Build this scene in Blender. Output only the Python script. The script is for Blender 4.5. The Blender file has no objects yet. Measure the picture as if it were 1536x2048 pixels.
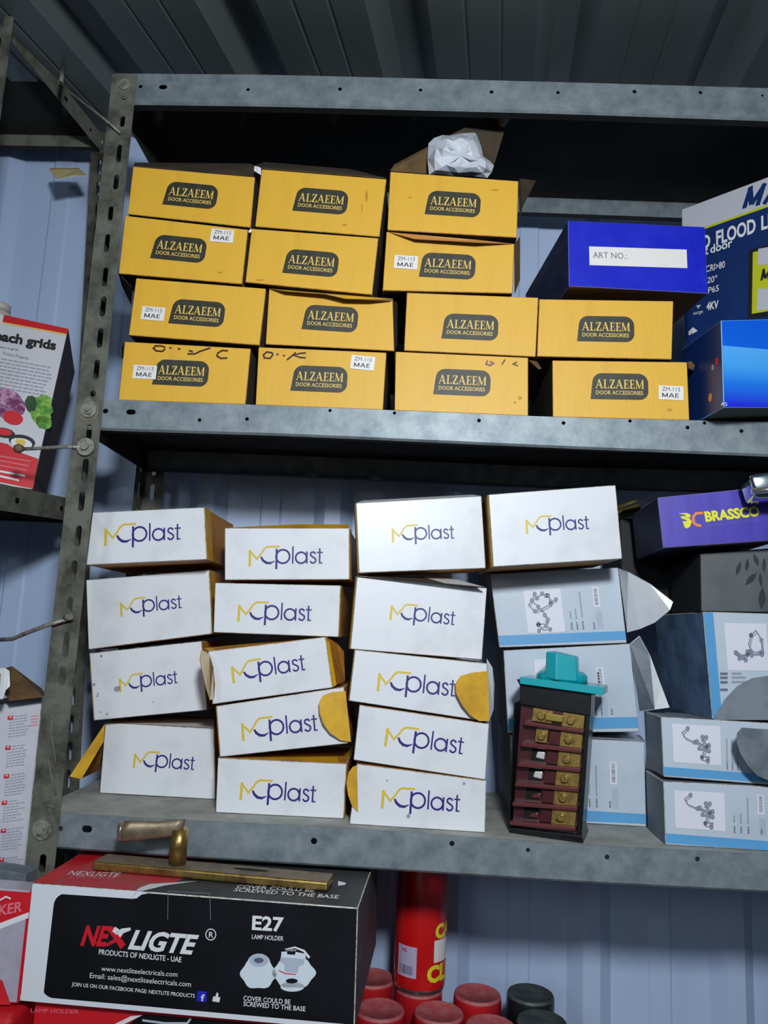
import bpy, bmesh, math, random
from mathutils import Vector, Matrix
from mathutils.geometry import tessellate_polygon
random.seed(7)
SC = bpy.context.scene
COL = SC.collection

# ------------------------------------------------------------------ camera
IW, IH, F = 1536.0, 2048.0, 1538.0
EYE = Vector((0.0, -1.03, 1.55))
_p1 = Vector((54.0, 251.0, F)); _p2 = Vector((1054.0, 251.0 + 45.0, F))
_yc = _p1.normalized()                      # world +Y seen from the camera (x right, y down, z forward)
_up = _p1.cross(_p2).normalized()
if _up.y > 0: _up = -_up
_xc = _p2 - _p1
_xc = (_xc - _yc * _xc.dot(_yc)).normalized()
_up = -( _yc.cross(_xc) ) if (-(_yc.cross(_xc))).y < 0 else _yc.cross(_xc)
def c2w(v): return Vector((v.dot(_xc), v.dot(_yc), v.dot(_up)))
R_, D_, F_ = c2w(Vector((1,0,0))), c2w(Vector((0,1,0))), c2w(Vector((0,0,1)))
cam_d = bpy.data.cameras.new('camera'); cam = bpy.data.objects.new('camera', cam_d); COL.objects.link(cam)
m = Matrix.Identity(4)
for i in range(3):
    m[i][0] = R_[i]; m[i][1] = -D_[i]; m[i][2] = -F_[i]; m[i][3] = EYE[i]
cam.matrix_world = m
cam_d.sensor_fit = 'VERTICAL'; cam_d.sensor_height = 36.0; cam_d.lens = 36.0 * F / IH
cam_d.clip_start = 0.01
SC.camera = cam

# ------------------------------------------------------------------ world, lamps, exposure
w = bpy.data.worlds.new('world'); SC.world = w; w.use_nodes = True
w.node_tree.nodes['Background'].inputs[0].default_value = (0.55, 0.72, 1.0, 1)
w.node_tree.nodes['Background'].inputs[1].default_value = 0.07
def lamp(name, loc, target, size, power, color):
    d = bpy.data.lights.new(name, 'AREA'); d.shape = 'DISK'; d.size = size; d.energy = power; d.color = color
    o = bpy.data.objects.new(name, d); COL.objects.link(o); o.location = loc
    o.rotation_euler = (Vector(target) - Vector(loc)).to_track_quat('-Z', 'Y').to_euler()
    return o
lamp('shop_lamp', (0.14, -1.32, 2.06), (0.0, 0.1, 1.40), 0.16, 15.8, (0.90, 0.96, 1.0))
lamp('added_fill_light', (-0.9, -2.6, 2.1), (0.0, 0.1, 1.5), 0.6, 6.0, (0.85, 0.93, 1.0))  # added dim fill for the room in general, no particular lamp
vs = SC.view_settings
vs.view_transform = 'Standard'; vs.look = 'None'; vs.gamma = 1.0; vs.use_curve_mapping = False
vs.exposure = 0.22

# ------------------------------------------------------------------ projection helpers
def ray(px, py): return R_ * (px - IW/2) + D_ * (py - IH/2) + F_ * F
def P(px, py, Y):
    r = ray(px, py); return EYE + r * ((Y - EYE.y) / r.y)
def PZ(px, py, z):
    r = ray(px, py); return EYE + r * ((z - EYE.z) / r.z)
def PX(px, py, x):
    r = ray(px, py); return EYE + r * ((x - EYE.x) / r.x)
def PP(px, py, o, n):
    r = ray(px, py); return EYE + r * ((o - EYE).dot(n) / r.dot(n))

# ------------------------------------------------------------------ materials
def lin(c): return tuple(((x/255)/12.92 if x/255 <= 0.04045 else ((x/255+0.055)/1.055)**2.4) for x in c) + (1,)
_mc = {}
def mat(name, rgb, rough=0.55, metal=0.0, rgb2=None, scale=30.0, lo=0.45, hi=0.7, bump=0.0, bscale=200.0,
        stretch=(1,1,1), spec=0.5, coat=0.0, detail=5.0, alpha=1.0, trans=0.0, amount=1.0):
    if name in _mc: return _mc[name]
    M = bpy.data.materials.new(name); M.use_nodes = True; nt = M.node_tree; b = nt.nodes['Principled BSDF']
    b.inputs['Base Color'].default_value = lin(rgb); b.inputs['Roughness'].default_value = rough
    b.inputs['Metallic'].default_value = metal
    b.inputs['Specular IOR Level'].default_value = spec
    b.inputs['Coat Weight'].default_value = coat; b.inputs['Coat Roughness'].default_value = 0.25
    b.inputs['Alpha'].default_value = alpha; b.inputs['Transmission Weight'].default_value = trans
    tc = nt.nodes.new('ShaderNodeTexCoord'); mp = nt.nodes.new('ShaderNodeMapping')
    nt.links.new(tc.outputs['Object'], mp.inputs[0]); mp.inputs['Scale'].default_value = stretch
    if rgb2:
        n = nt.nodes.new('ShaderNodeTexNoise'); n.inputs['Scale'].default_value = scale; n.inputs['Detail'].default_value = detail
        n.inputs['Roughness'].default_value = 0.65
        nt.links.new(mp.outputs[0], n.inputs['Vector'])
        r = nt.nodes.new('ShaderNodeMapRange'); r.inputs[1].default_value = lo; r.inputs[2].default_value = hi
        r.inputs[4].default_value = amount
        nt.links.new(n.outputs[0], r.inputs[0])
        mx = nt.nodes.new('ShaderNodeMix'); mx.data_type = 'RGBA'
        mx.inputs[6].default_value = lin(rgb); mx.inputs[7].default_value = lin(rgb2)
        nt.links.new(r.outputs[0], mx.inputs[0]); nt.links.new(mx.outputs[2], b.inputs['Base Color'])
    if bump:
        n2 = nt.nodes.new('ShaderNodeTexNoise'); n2.inputs['Scale'].default_value = bscale; n2.inputs['Detail'].default_value = 4
        nt.links.new(mp.outputs[0], n2.inputs['Vector'])
        bp = nt.nodes.new('ShaderNodeBump'); bp.inputs['Strength'].default_value = bump; bp.inputs['Distance'].default_value = 0.002
        nt.links.new(n2.outputs[0], bp.inputs['Height']); nt.links.new(bp.outputs[0], b.inputs['Normal'])
    _mc[name] = M; return M

YEL = mat('yellow_card', (226,175,50), 0.5, rgb2=(208,150,44), scale=14, lo=0.5, hi=0.8, bump=0.12, bscale=60, amount=0.55, stretch=(3,3,0.6))
YEDGE = mat('yellow_card_edge', (205,150,60), 0.7, rgb2=(120,90,50), scale=120)
KRAFT = mat('kraft_card', (120,92,58), 0.8, rgb2=(88,66,42), scale=25, bump=0.1, bscale=150)
KRAFTD = mat('grey_kraft_card', (70,58,42), 0.85, rgb2=(45,38,30), scale=20)
WHT = mat('white_card', (226,228,233), 0.42, rgb2=(196,199,206), scale=11, lo=0.52, hi=0.8, bump=0.10, bscale=45, coat=0.15, amount=0.8)
WEDGE = mat('white_card_edge', (200,198,190), 0.7, rgb2=(120,112,95), scale=160)
MYEL = mat('mustard_card', (222,172,32), 0.5, rgb2=(190,140,30), scale=20, bump=0.05)
MYELD = mat('ochre_card', (190,128,40), 0.6, rgb2=(140,95,45), scale=18)
INK = mat('dark_grey_ink', (42,42,30), 0.5, rgb2=(58,58,44), scale=60)
CREAM = mat('cream_gold_ink', (226,190,96), 0.5)
STK = mat('white_sticker', (232,228,226), 0.4)
BLK = mat('black_ink', (22,22,24), 0.5)
PEN = mat('brown_marker_ink', (62,22,14), 0.5)
PENB = mat('violet_marker_ink', (120,70,90), 0.5)
NAVY = mat('navy_ink', (45,30,120), 0.45)
LYEL = mat('logo_yellow_ink', (220,190,60), 0.45)
GALV = mat('galvanised_steel', (140,150,155), 0.5, 0.3, rgb2=(104,117,124), scale=38, lo=0.35, hi=0.68, bump=0.08, bscale=120, detail=8)
GALVD = mat('dusty_shelf_steel', (168,170,164), 0.8, 0.0, rgb2=(130,132,128), scale=16, lo=0.4, hi=0.7, bump=0.1, bscale=200)
UNDER = mat('shaded_shelf_underside', (34,34,33), 0.9, 0.0, rgb2=(20,20,19), scale=14, lo=0.4, hi=0.65)  # shade beneath the shelves put into the colour, far darker than the plate
POST = mat('dirty_grey_post_paint', (104,105,94), 0.65, 0.1, rgb2=(48,48,42), scale=24, lo=0.4, hi=0.66, bump=0.35, bscale=90, detail=8)
POSTL = mat('chalky_overspray', (112,111,99), 0.8, rgb2=(96,94,82), scale=60)
BOLT = mat('dull_bolt_zinc', (150,150,138), 0.5, 0.4, rgb2=(90,88,76), scale=120)
ROD = mat('wire_rod_steel', (156,152,144), 0.5, 0.4, rgb2=(80,76,70), scale=200)
WALLM = mat('blue_grey_wall_sheet', (184,203,234), 0.42, 0.0, rgb2=(172,192,226), scale=4, lo=0.4, hi=0.7, stretch=(1,1,0.3), coat=0.2)
ROOFM = mat('grey_roof_sheet', (112,120,121), 0.5, 0.1, rgb2=(98,108,104), scale=3, lo=0.4, hi=0.65, stretch=(1,0.3,1))
FLOORM = mat('dusty_concrete', (90,88,84), 0.9, rgb2=(60,58,56), scale=6)
BLUE = mat('royal_blue_card', (16,30,190), 0.38, rgb2=(30,44,200), scale=20, coat=0.3, bump=0.04, bscale=80)
BLUED = mat('dark_blue_card', (28,38,84), 0.5, rgb2=(60,66,92), scale=22, stretch=(4,1,4))
FWHT = mat('pale_blue_grey_card', (190,202,216), 0.4, rgb2=(172,186,204), scale=9, lo=0.5, hi=0.8, coat=0.2, bump=0.05, bscale=50)
FBLU = mat('sky_blue_stripe', (92,160,212), 0.4, coat=0.2)
FGRY = mat('dusty_grey_card', (120,130,140), 0.7, rgb2=(80,88,98), scale=12)
FSIDE = mat('scuffed_blue_side', (96,124,156), 0.55, rgb2=(58,76,110), scale=16, lo=0.4, hi=0.65)
PHOTO = mat('picture_paper', (222,222,234), 0.45)
SKT = mat('sketch_grey_ink', (92,94,124), 0.5)
TXT = mat('grey_text_ink', (110,112,128), 0.5)
TXTL = mat('light_grey_text_ink', (150,154,168), 0.5)
PURP = mat('purple_card', (72,58,176), 0.42, rgb2=(62,48,160), scale=24, coat=0.2, stretch=(3,3,0.5))
PURD = mat('dark_violet_card', (40,44,72), 0.5, rgb2=(30,34,50), scale=30)
NEONY = mat('lemon_ink', (228,224,40), 0.45)
ORNG = mat('orange_ink', (228,130,60), 0.45)
PURT = mat('lilac_ink', (96,88,170), 0.5)
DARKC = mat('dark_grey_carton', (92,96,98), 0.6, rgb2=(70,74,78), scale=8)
BLACKC = mat('gloss_black_card', (14,14,18), 0.35, coat=0.3, rgb2=(24,24,30), scale=8, bump=0.03, bscale=40)
BLACKD = mat('dusty_black_card', (58,60,64), 0.6, rgb2=(34,34,38), scale=12)
REDC = mat('red_card', (206,28,40), 0.4, rgb2=(180,50,58), scale=14, lo=0.5, hi=0.8, coat=0.2)
REDD = mat('dusty_red_card', (186,52,62), 0.55, rgb2=(150,84,88), scale=18)
NWHT = mat('box_white_border', (222,226,234), 0.4, coat=0.2)
WINK = mat('white_ink', (226,228,230), 0.45)
RINK = mat('red_ink', (208,26,42), 0.45)
FBB = mat('web_blue_ink', (34,40,190), 0.45)
BRASS = mat('old_brass', (176,148,84), 0.32, 0.85, rgb2=(110,88,56), scale=40, lo=0.4, hi=0.7, bump=0.08, bscale=150)
BRASSD = mat('dusty_brass', (140,124,104), 0.5, 0.5, rgb2=(104,90,74), scale=50)
STEEL = mat('bright_steel', (190,192,196), 0.25, 0.9)
TEAL = mat('teal_plastic', (12,160,172), 0.3, coat=0.3)
BPL = mat('black_plastic', (12,13,16), 0.3, rgb2=(22,22,24), scale=30)
MAR = mat('maroon_plastic', (72,26,30), 0.3, rgb2=(58,20,26), scale=40, coat=0.4)
MARL = mat('light_maroon_plastic', (98,46,48), 0.22, coat=0.6)
TBR = mat('terminal_brass', (172,142,78), 0.3, 0.6, rgb2=(126,98,54), scale=160)
CONT = mat('silver_contact', (220,220,216), 0.3, 0.3)
HOLE = mat('black_cavity', (8,8,8), 0.9)
BAG = mat('milky_plastic_film', (214,218,228), 0.25, rgb2=(176,182,196), scale=20, coat=0.5, bump=0.3, bscale=60)
CAPR = mat('dusty_red_plastic', (176,62,68), 0.6, rgb2=(180,112,114), scale=40, lo=0.35, hi=0.65)
CAPRS = mat('red_plastic', (190,26,36), 0.35, rgb2=(150,26,36), scale=12)
CAPK = mat('dusty_black_plastic', (58,66,68), 0.5, rgb2=(96,104,102), scale=18)
CAPKS = mat('black_gloss_plastic', (28,32,36), 0.35)
CANR = mat('red_can_paint', (206,22,24), 0.3, coat=0.4)
CREAMT = mat('cream_tape', (224,206,150), 0.45)
CHROME = mat('chrome', (190,205,212), 0.12, 1.0)
LIGHTB = mat('light_blue_print', (70,160,232), 0.35, coat=0.3)
SKYB = mat('bright_blue_print', (14,96,216), 0.35, coat=0.3)
DEEPB = mat('deep_blue_print', (24,58,196), 0.35, coat=0.3)
NAVYC = mat('navy_card', (16,44,100), 0.4, coat=0.3, rgb2=(24,58,120), scale=5)
GREYG = mat('grey_green_card', (88,94,88), 0.7)
LIME = mat('lime_ink', (196,200,30), 0.45)
SILV = mat('silver_white_print', (196,198,208), 0.4, coat=0.3)
CABB = mat('red_cabbage_print', (110,40,90), 0.5, rgb2=(200,150,190), scale=60, lo=0.45, hi=0.6)
GREENP = mat('lettuce_print', (60,130,30), 0.5, rgb2=(150,200,80), scale=50, lo=0.4, hi=0.65)
GREEND = mat('broccoli_print', (24,60,26), 0.5, rgb2=(50,90,40), scale=80)
OLIVE = mat('olive_metal', (130,120,60), 0.4, 0.5)
PINKT = mat('pink_text_ink', (224,120,136), 0.5)

# ------------------------------------------------------------------ mesh helpers
def new_obj(name, bm, mats, parent=None, loc=Vector((0,0,0)), smooth=False):
    """verts of bm are world coordinates; the object sits at loc"""
    bmesh.ops.translate(bm, vec=-loc, verts=bm.verts)
    me = bpy.data.meshes.new(name); bm.to_mesh(me); bm.free()
    for mm in (mats if isinstance(mats, (list, tuple)) else [mats]): me.materials.append(mm)
    if smooth:
        for p in me.polygons: p.use_smooth = True
    o = bpy.data.objects.new(name, me); COL.objects.link(o)
    if parent is not None: o.parent = parent
    else: o.location = loc
    return o
def tag(o, label, cat, group=None):
    o['label'] = label; o['category'] = cat
    if group: o['group'] = group
    return o
def struct(o): o['kind'] = 'structure'; return o
class Thing:
    def __init__(s, name, label, cat, loc, group=None):
        s.o = bpy.data.objects.new(name, None); COL.objects.link(s.o); s.loc = Vector(loc); s.o.location = s.loc
        s.o.empty_display_size = 0.02
        tag(s.o, label, cat, group)
    def part(s, name, bm, mats, smooth=False, label=None, parent=None):
        o = new_obj(name, bm, mats, s.o, s.loc, smooth)
        if parent is not None: o.parent = parent
        if label: o['label'] = label
        return o
def hexa(bm, fr, bk, mats=(0,0,0,0,0,0)):
    """fr, bk: TL,TR,BR,BL world points. mats: front, back, left, right, top, bottom"""
    f = [bm.verts.new(p) for p in fr]; b = [bm.verts.new(p) for p in bk]
    Q = [(f[3],f[2],f[1],f[0]), (b[0],b[1],b[2],b[3]), (f[0],b[0],b[3],f[3]), (f[1],f[2],b[2],b[1]),
         (f[0],f[1],b[1],b[0]), (f[3],b[3],b[2],f[2])]
    fs = []
    for q, mi in zip(Q, mats):
        fc = bm.faces.new(q); fc.material_index = mi; fs.append(fc)
    return fs
def fixn(bm): bmesh.ops.recalc_face_normals(bm, faces=bm.faces)
def bevel(bm, amt, seg=2, mi=-1):
    bmesh.ops.bevel(bm, geom=list(bm.edges), offset=amt, segments=seg, affect='EDGES', material=mi, profile=0.5)
def box_frame(bm, o, u, v, n, a0, a1, b0, b1, c0, c1, mi=0):
    """box in frame: a along u, b along v, c along n"""
    g = lambda a, b, c: o + u*a + v*b + n*c
    hexa(bm, [g(a0,b1,c1), g(a1,b1,c1), g(a1,b0,c1), g(a0,b0,c1)], [g(a0,b1,c0), g(a1,b1,c0), g(a1,b0,c0), g(a0,b0,c0)], (mi,)*6)
def slab(bm, pts, nrm, th, mf=0, mb=0, ms=0):
    a = [bm.verts.new(p) for p in pts]; b = [bm.verts.new(p + nrm*th) for p in pts]
    n = len(pts)
    f = bm.faces.new(a); f.material_index = mf
    f = bm.faces.new(b[::-1]); f.material_index = mb
    for i in range(n):
        f = bm.faces.new((a[i], b[i], b[(i+1)%n], a[(i+1)%n])); f.material_index = ms
def tube(bm, pts, r, seg=10, mi=0, caps=True):
    rings = []
    for i, p in enumerate(pts):
        d = (pts[min(i+1, len(pts)-1)] - pts[max(i-1, 0)]).normalized()
        a = d.orthogonal().normalized() if i == 0 else (prev - d*prev.dot(d)).normalized()
        prev = a; b = d.cross(a); rr = r[i] if isinstance(r, (list, tuple)) else r
        rings.append([bm.verts.new(p + (a*math.cos(t) + b*math.sin(t))*rr) for t in [2*math.pi*k/seg for k in range(seg)]])
    for A, B in zip(rings, rings[1:]):
        for k in range(seg):
            f = bm.faces.new((A[k], A[(k+1)%seg], B[(k+1)%seg], B[k])); f.material_index = mi; f.smooth = True
    if caps:
        f = bm.faces.new(rings[0][::-1]); f.material_index = mi
        f = bm.faces.new(rings[-1]); f.material_index = mi
def lathe(bm, o, prof, seg=36, mi=0, mats=None):
    rings = [[bm.verts.new(o + Vector((r*math.cos(2*math.pi*k/seg), r*math.sin(2*math.pi*k/seg), z))) for k in range(seg)] for r, z in prof]
    for j, (A, B) in enumerate(zip(rings, rings[1:])):
        for k in range(seg):
            f = bm.faces.new((A[k], A[(k+1)%seg], B[(k+1)%seg], B[k])); f.smooth = True
            f.material_index = mats[j] if mats else mi
    f = bm.faces.new(rings[0][::-1]); f.material_index = mats[0] if mats else mi
    f = bm.faces.new(rings[-1]); f.material_index = mats[-1] if mats else mi
def holed(bm, outer, holes, to3, th, nrm, mi=0):
    """flat panel with real holes. outer/holes: 2D loops, to3 maps (a,b) to world, extruded along nrm by th"""
    loops = [[Vector((a, b, 0)) for a, b in outer]] + [[Vector((a, b, 0)) for a, b in h] for h in holes]
    tris = tessellate_polygon(loops)
    flat = [v for lp in loops for v in lp]
    A = [bm.verts.new(to3(v.x, v.y)) for v in flat]; B = [bm.verts.new(to3(v.x, v.y) + nrm*th) for v in flat]
    for t in tris:
        try:
            bm.faces.new([A[i] for i in t]).material_index = mi
            bm.faces.new([B[i] for i in reversed(t)]).material_index = mi
        except ValueError: pass
    s = 0
    for lp in loops:
        n = len(lp)
        for i in range(n):
            try: bm.faces.new((A[s+i], A[s+(i+1)%n], B[s+(i+1)%n], B[s+i])).material_index = mi
            except ValueError: pass
        s += n
def column_panel(bm, x0, x1, b0, b1, slots, to3, th, nrm, mi=0):
    """panel x0..x1 by b0..b1 with a column of through slots (cx, cy, w, h), closed at front, back and inside the slots"""
    sl = sorted([q for q in slots if q[1]-q[3]/2 > b0 and q[1]+q[3]/2 < b1], key=lambda q: q[1])
    cuts = [b0] + [(p[1]+p[3]/2 + q[1]-q[3]/2)/2 for p, q in zip(sl, sl[1:])] + [b1]
    def ng(pts):
        a = [bm.verts.new(to3(x, y)) for x, y in pts]; b = [bm.verts.new(to3(x, y) + nrm*th) for x, y in pts]
        bm.faces.new(a).material_index = mi; bm.faces.new(b[::-1]).material_index = mi
    if not sl: ng([(x0,b0),(x1,b0),(x1,b1),(x0,b1)]); return
    for (cx, cy, w_, h_), c0, c1 in zip(sl, cuts, cuts[1:]):
        lp = slot2d(cx, cy, w_, h_, 0, 6)          # starts at right, goes over the +y end, then the -y end
        n = len(lp)//2; top = lp[:n]; bot = lp[n:]
        m_ = n//2
        right = [bot[k] for k in range(m_, n)] + [top[k] for k in range(0, m_+1)]
        lft = [top[k] for k in range(m_, n)] + [bot[k] for k in range(0, m_+1)]
        ng([(cx, c0), (x1, c0), (x1, c1), (cx, c1)] + right[::-1])
        ng([(cx, c1), (x0, c1), (x0, c0), (cx, c0)] + lft[::-1])
        a = [bm.verts.new(to3(x, y)) for x, y in lp]; b = [bm.verts.new(to3(x, y) + nrm*th) for x, y in lp]
        for i in range(len(lp)): bm.faces.new((a[i], a[(i+1)%len(lp)], b[(i+1)%len(lp)], b[i])).material_index = mi
def slot2d(cx, cy, w, h, rot=0, seg=6):
    """rounded slot loop, long axis along b when h>w"""
    pts = []; r = min(w, h)/2
    if h >= w:
        L = h/2 - r
        for s, off in ((1, L), (-1, -L)):
            a0 = 0 if s > 0 else math.pi
            pts += [(r*math.cos(a0+math.pi*k/seg), off + r*math.sin(a0+math.pi*k/seg)) for k in range(seg+1)]
    else:
        L = w/2 - r
        for s, off in ((1, L), (-1, -L)):
            a0 = -math.pi/2 if s > 0 else math.pi/2
            pts += [(off + r*math.cos(a0+math.pi*k/seg), r*math.sin(a0+math.pi*k/seg)) for k in range(seg+1)]
    c, s = math.cos(rot), math.sin(rot)
    return [(cx + x*c - y*s, cy + x*s + y*c) for x, y in pts]

# ------------------------------------------------------------------ 2D print helpers
class Face:
    """vertical (or given) plane: o origin, u right, v up, n outward"""
    def __init__(s, o, yaw=0.0, u=None, v=None):
        s.o = Vector(o); y = math.radians(yaw)
        s.u = Vector(u).normalized() if u else Vector((math.cos(y), math.sin(y), 0))
        s.v = Vector(v).normalized() if v else Vector((0,0,1))
        s.n = s.u.cross(s.v).normalized()
        if s.n.dot(EYE - s.o) < 0: s.n = -s.n
    def w(s, a, b, off=0.0): return s.o + s.u*a + s.v*b + s.n*off
    def at(s, px, py):
        d = PP(px, py, s.o, s.n) - s.o
        # u and v may be non-orthogonal: solve
        uu, uv, vv = s.u.dot(s.u), s.u.dot(s.v), s.v.dot(s.v); du, dv = d.dot(s.u), d.dot(s.v)
        det = uu*vv - uv*uv
        return ((du*vv - dv*uv)/det, (dv*uu - du*uv)/det)
    def W(s, px, py, off=0.0): return PP(px, py, s.o, s.n) + s.n*off
def ribbon(pts, wd):
    out = []
    n = len(pts)
    L = []; Rr = []
    for i in range(n):
        p = Vector(pts[i]); d0 = (p - Vector(pts[i-1])).normalized() if i else None
        d1 = (Vector(pts[i+1]) - p).normalized() if i < n-1 else None
        d = (d0 + d1).normalized() if d0 and d1 and (d0+d1).length > 1e-6 else (d0 or d1)
        k = 1.0
        if d0 and d1: k = min(2.0, 1.0/max(0.4, d.dot(d0)))
        ww = (wd[i] if isinstance(wd, (list, tuple)) else wd)/2*k
        nn = Vector((-d.y, d.x))
        L.append(p + nn*ww); Rr.append(p - nn*ww)
    for i in range(n-1): out.append([tuple(Rr[i]), tuple(Rr[i+1]), tuple(L[i+1]), tuple(L[i])])
    return out
def arc(cx, cy, r, a0, a1, n=20, ry=None):
    ry = ry or r
    return [(cx + r*math.cos(math.radians(a0+(a1-a0)*k/n)), cy + ry*math.sin(math.radians(a0+(a1-a0)*k/n))) for k in range(n+1)]
def rect(x0, y0, x1, y1): return [(x0,y0),(x1,y0),(x1,y1),(x0,y1)]
_tc = {}
def text2d(s, bold=0.0, shear=0.0):
    """polygons of the string at font size 1, origin at baseline left; returns (polys, width)"""
    k = (s, bold, shear)
    if k in _tc: return _tc[k]
    cu = bpy.data.curves.new('lettering', 'FONT'); cu.body = s; cu.size = 1.0; cu.offset = bold; cu.shear = shear
    cu.resolution_u = 3
    ob = bpy.data.objects.new('lettering', cu); COL.objects.link(ob)
    dg = bpy.context.evaluated_depsgraph_get(); me = ob.evaluated_get(dg).to_mesh()
    polys = [[(me.vertices[i].co.x, me.vertices[i].co.y) for i in p.vertices] for p in me.polygons]
    ob.evaluated_get(dg).to_mesh_clear()
    bpy.data.objects.remove(ob); bpy.data.curves.remove(cu)
    xs = [x for p in polys for x, _ in p] or [0, 1]
    x0, x1 = min(xs), max(xs)
    polys = [[(x-x0, y) for x, y in p] for p in polys]
    _tc[k] = (polys, x1-x0); return _tc[k]
class Print:
    """flat print collected on a Face; layers sit a hair apart"""
    def __init__(s, face, base=0.0004): s.f = face; s.bm = bmesh.new(); s.mats = []; s.base = base
    def mi(s, m):
        if m not in s.mats: s.mats.append(m)
        return s.mats.index(m)
    def add(s, polys, m, layer=0, c=(0,0), rot=0.0, sc=1.0, sy=None, flip=1):
        i = s.mi(m); cr, sr = math.cos(rot), math.sin(rot); sy = sy or sc
        off = s.base + 0.00012*layer
        for n_, p in enumerate(polys):
            q = []
            off = s.base + 0.00012*layer + 0.0000012*min(n_, 80)
            for x, y in p:
                x, y = x*sc, y*sy
                q.append(s.bm.verts.new(s.f.w(c[0] + x*cr - y*sr, c[1] + x*sr + y*cr, off)))
            try: s.bm.faces.new(q).material_index = i
            except ValueError: pass
    def quad(s, pxs, m, layer=0):
        s.add([[s.f.at(*p) for p in pxs]], m, layer)
    def curve(s, pxs, wpx, m, layer=1):
        pts = [s.f.at(*p) for p in pxs]; a = s.f.at(pxs[0][0]+1, pxs[0][1]); k = (Vector(a)-Vector(pts[0])).length
        s.add(ribbon(pts, [x*k for x in wpx] if isinstance(wpx, (list,tuple)) else wpx*k), m, layer)
    def text(s, st, p0, p1, m, hpx=None, layer=1, bold=0.0, shear=0.0):
        """baseline from pixel p0 to pixel p1; hpx = capital height in pixels"""
        polys, wd = text2d(st, bold, shear)
        a, b = Vector(s.f.at(*p0)), Vector(s.f.at(*p1)); d = b - a
        sx = d.length/wd
        if hpx:
            c = Vector(s.f.at(p0[0], p0[1]-hpx)); sy = (c - a).length/0.70
        else: sy = sx
        s.add(polys, m, layer, tuple(a), math.atan2(d.y, d.x), sx, sy)
    def done(s, thing, name, label=None):
        for f in s.bm.faces:
            f.normal_update()
            if f.normal.dot(s.f.n) < 0: f.normal_flip()
        return thing.part(name, s.bm, s.mats, label=label)

def block_word(st, t=.17):
    """plain capitals M A E X, height 1"""
    out = []; x = 0.0
    for c_ in st:
        if c_ == 'M': out += [rect(x,0,x+t,1), rect(x+1.0-t,0,x+1.0,1)] + ribbon([(x+.08,1),(x+.5,.12)], t) + ribbon([(x+.5,.12),(x+.92,1)], t); w_ = 1.0
        if c_ == 'A': out += ribbon([(x+.05,0),(x+.46,1)], t) + ribbon([(x+.46,1),(x+.87,0)], t) + [rect(x+.22,.26,x+.72,.26+t*.8)]; w_ = .92
        if c_ == 'E': out += [rect(x,0,x+t,1), rect(x,0,x+.62,t*.8), rect(x,1-t*.8,x+.62,1), rect(x,.45,x+.56,.45+t*.8)]; w_ = .64
        if c_ == 'X': out += ribbon([(x+.05,0),(x+.8,1)], t) + ribbon([(x+.05,1),(x+.8,0)], t); w_ = .85
        x += w_ + .18
    return out, x - .18
def serif_word():
    """ALZAEEM in thick-and-thin serif capitals, height 1"""
    out = []; x = 0.0
    def A(x):
        o = ribbon([(x+.05,0),(x+.40,1)], .07) + ribbon([(x+.38,1),(x+.72,0)], .17) + [rect(x+.18,.30,x+.58,.37)]
        return o + [rect(x-.05,0,x+.17,.05), rect(x+.56,0,x+.90,.05)], .90
    def L(x): return [rect(x+.08,0,x+.25,1), rect(x,0,x+.62,.07), rect(x,.95,x+.35,1), [(x+.55,0),(x+.64,0),(x+.64,.3),(x+.6,.3)]], .70
    def Z(x): return [rect(x+.02,.92,x+.62,1), rect(x,0,x+.64,.08), [(x,.08),(x+.2,.08),(x+.62,.92),(x+.42,.92)], [(x+.02,1),(x+.02,.7),(x+.06,.7),(x+.12,.95)], [(x+.64,0),(x+.64,.3),(x+.6,.3),(x+.52,.05)]], .70
    def E(x): return [rect(x+.08,0,x+.25,1), rect(x,0,x+.6,.07), rect(x,.93,x+.58,1), rect(x+.2,.47,x+.46,.54), rect(x+.43,.38,x+.47,.63), [(x+.52,0),(x+.62,0),(x+.62,.28),(x+.58,.28)], [(x+.5,1),(x+.58,1),(x+.58,.74),(x+.54,.74)]], .68
    def M(x): return [rect(x+.06,0,x+.12,1), rect(x-.02,0,x+.2,.05), rect(x+.76,0,x+.93,1), rect(x+.68,0,x+1.0,.05)] + ribbon([(x+.1,1),(x+.46,.05)], .16) + ribbon([(x+.46,.05),(x+.84,1)], .06), 1.05
    for ch in (A, L, Z, A, E, E, M):
        p, w_ = ch(x); out += p; x += w_ + .05
    return out, x - .05
SERIF = serif_word()
def badge():
    w_, h_ = 118.0, 56.0; r = 20.0
    pts = [(0,0)] + arc(w_-18, 18, 18, -90, 0, 8) + arc(w_-r, h_-r, r, 0, 90, 8) + arc(r+4, h_-r, r, 90, 172, 8)
    return [[(x-w_/2, y-h_/2) for x, y in pts]]
BADGE = badge()
def mc_shapes():
    yel = ribbon([(0,1.5),(.0,-.3)], .28) + ribbon([(-.1,1.5),(.78,.52),(1.3,1.2),(1.55,1.62),(1.9,1.86),(3.25,1.88)], .2)
    nav = ribbon([(1.22,.75),(1.42,.38),(1.8,.1),(2.25,.05),(2.75,.28)], [.2,.26,.28,.24,.06])
    nav += [rect(2.81,-.6,3.04,1.62)] + ribbon(arc(3.62,.78,.74,0,360,28), .2)
    nav += [rect(4.62,0,4.79,1.88)] + ribbon(arc(5.62,.64,.6,0,360,24), .19) + [rect(6.16,0,6.34,1.32)]
    nav += ribbon([(7.2,1.06),(7.02,1.24),(6.82,1.26),(6.66,1.12),(6.66,.9),(6.82,.76),(7.04,.64),(7.22,.48),(7.22,.26),(7.06,.08),(6.82,.06),(6.6,.26)], .17)
    nav += [rect(7.56,.05,7.73,1.66), rect(7.34,1.14,7.98,1.28), rect(7.56,0,7.96,.14)]
    return yel, nav
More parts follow.
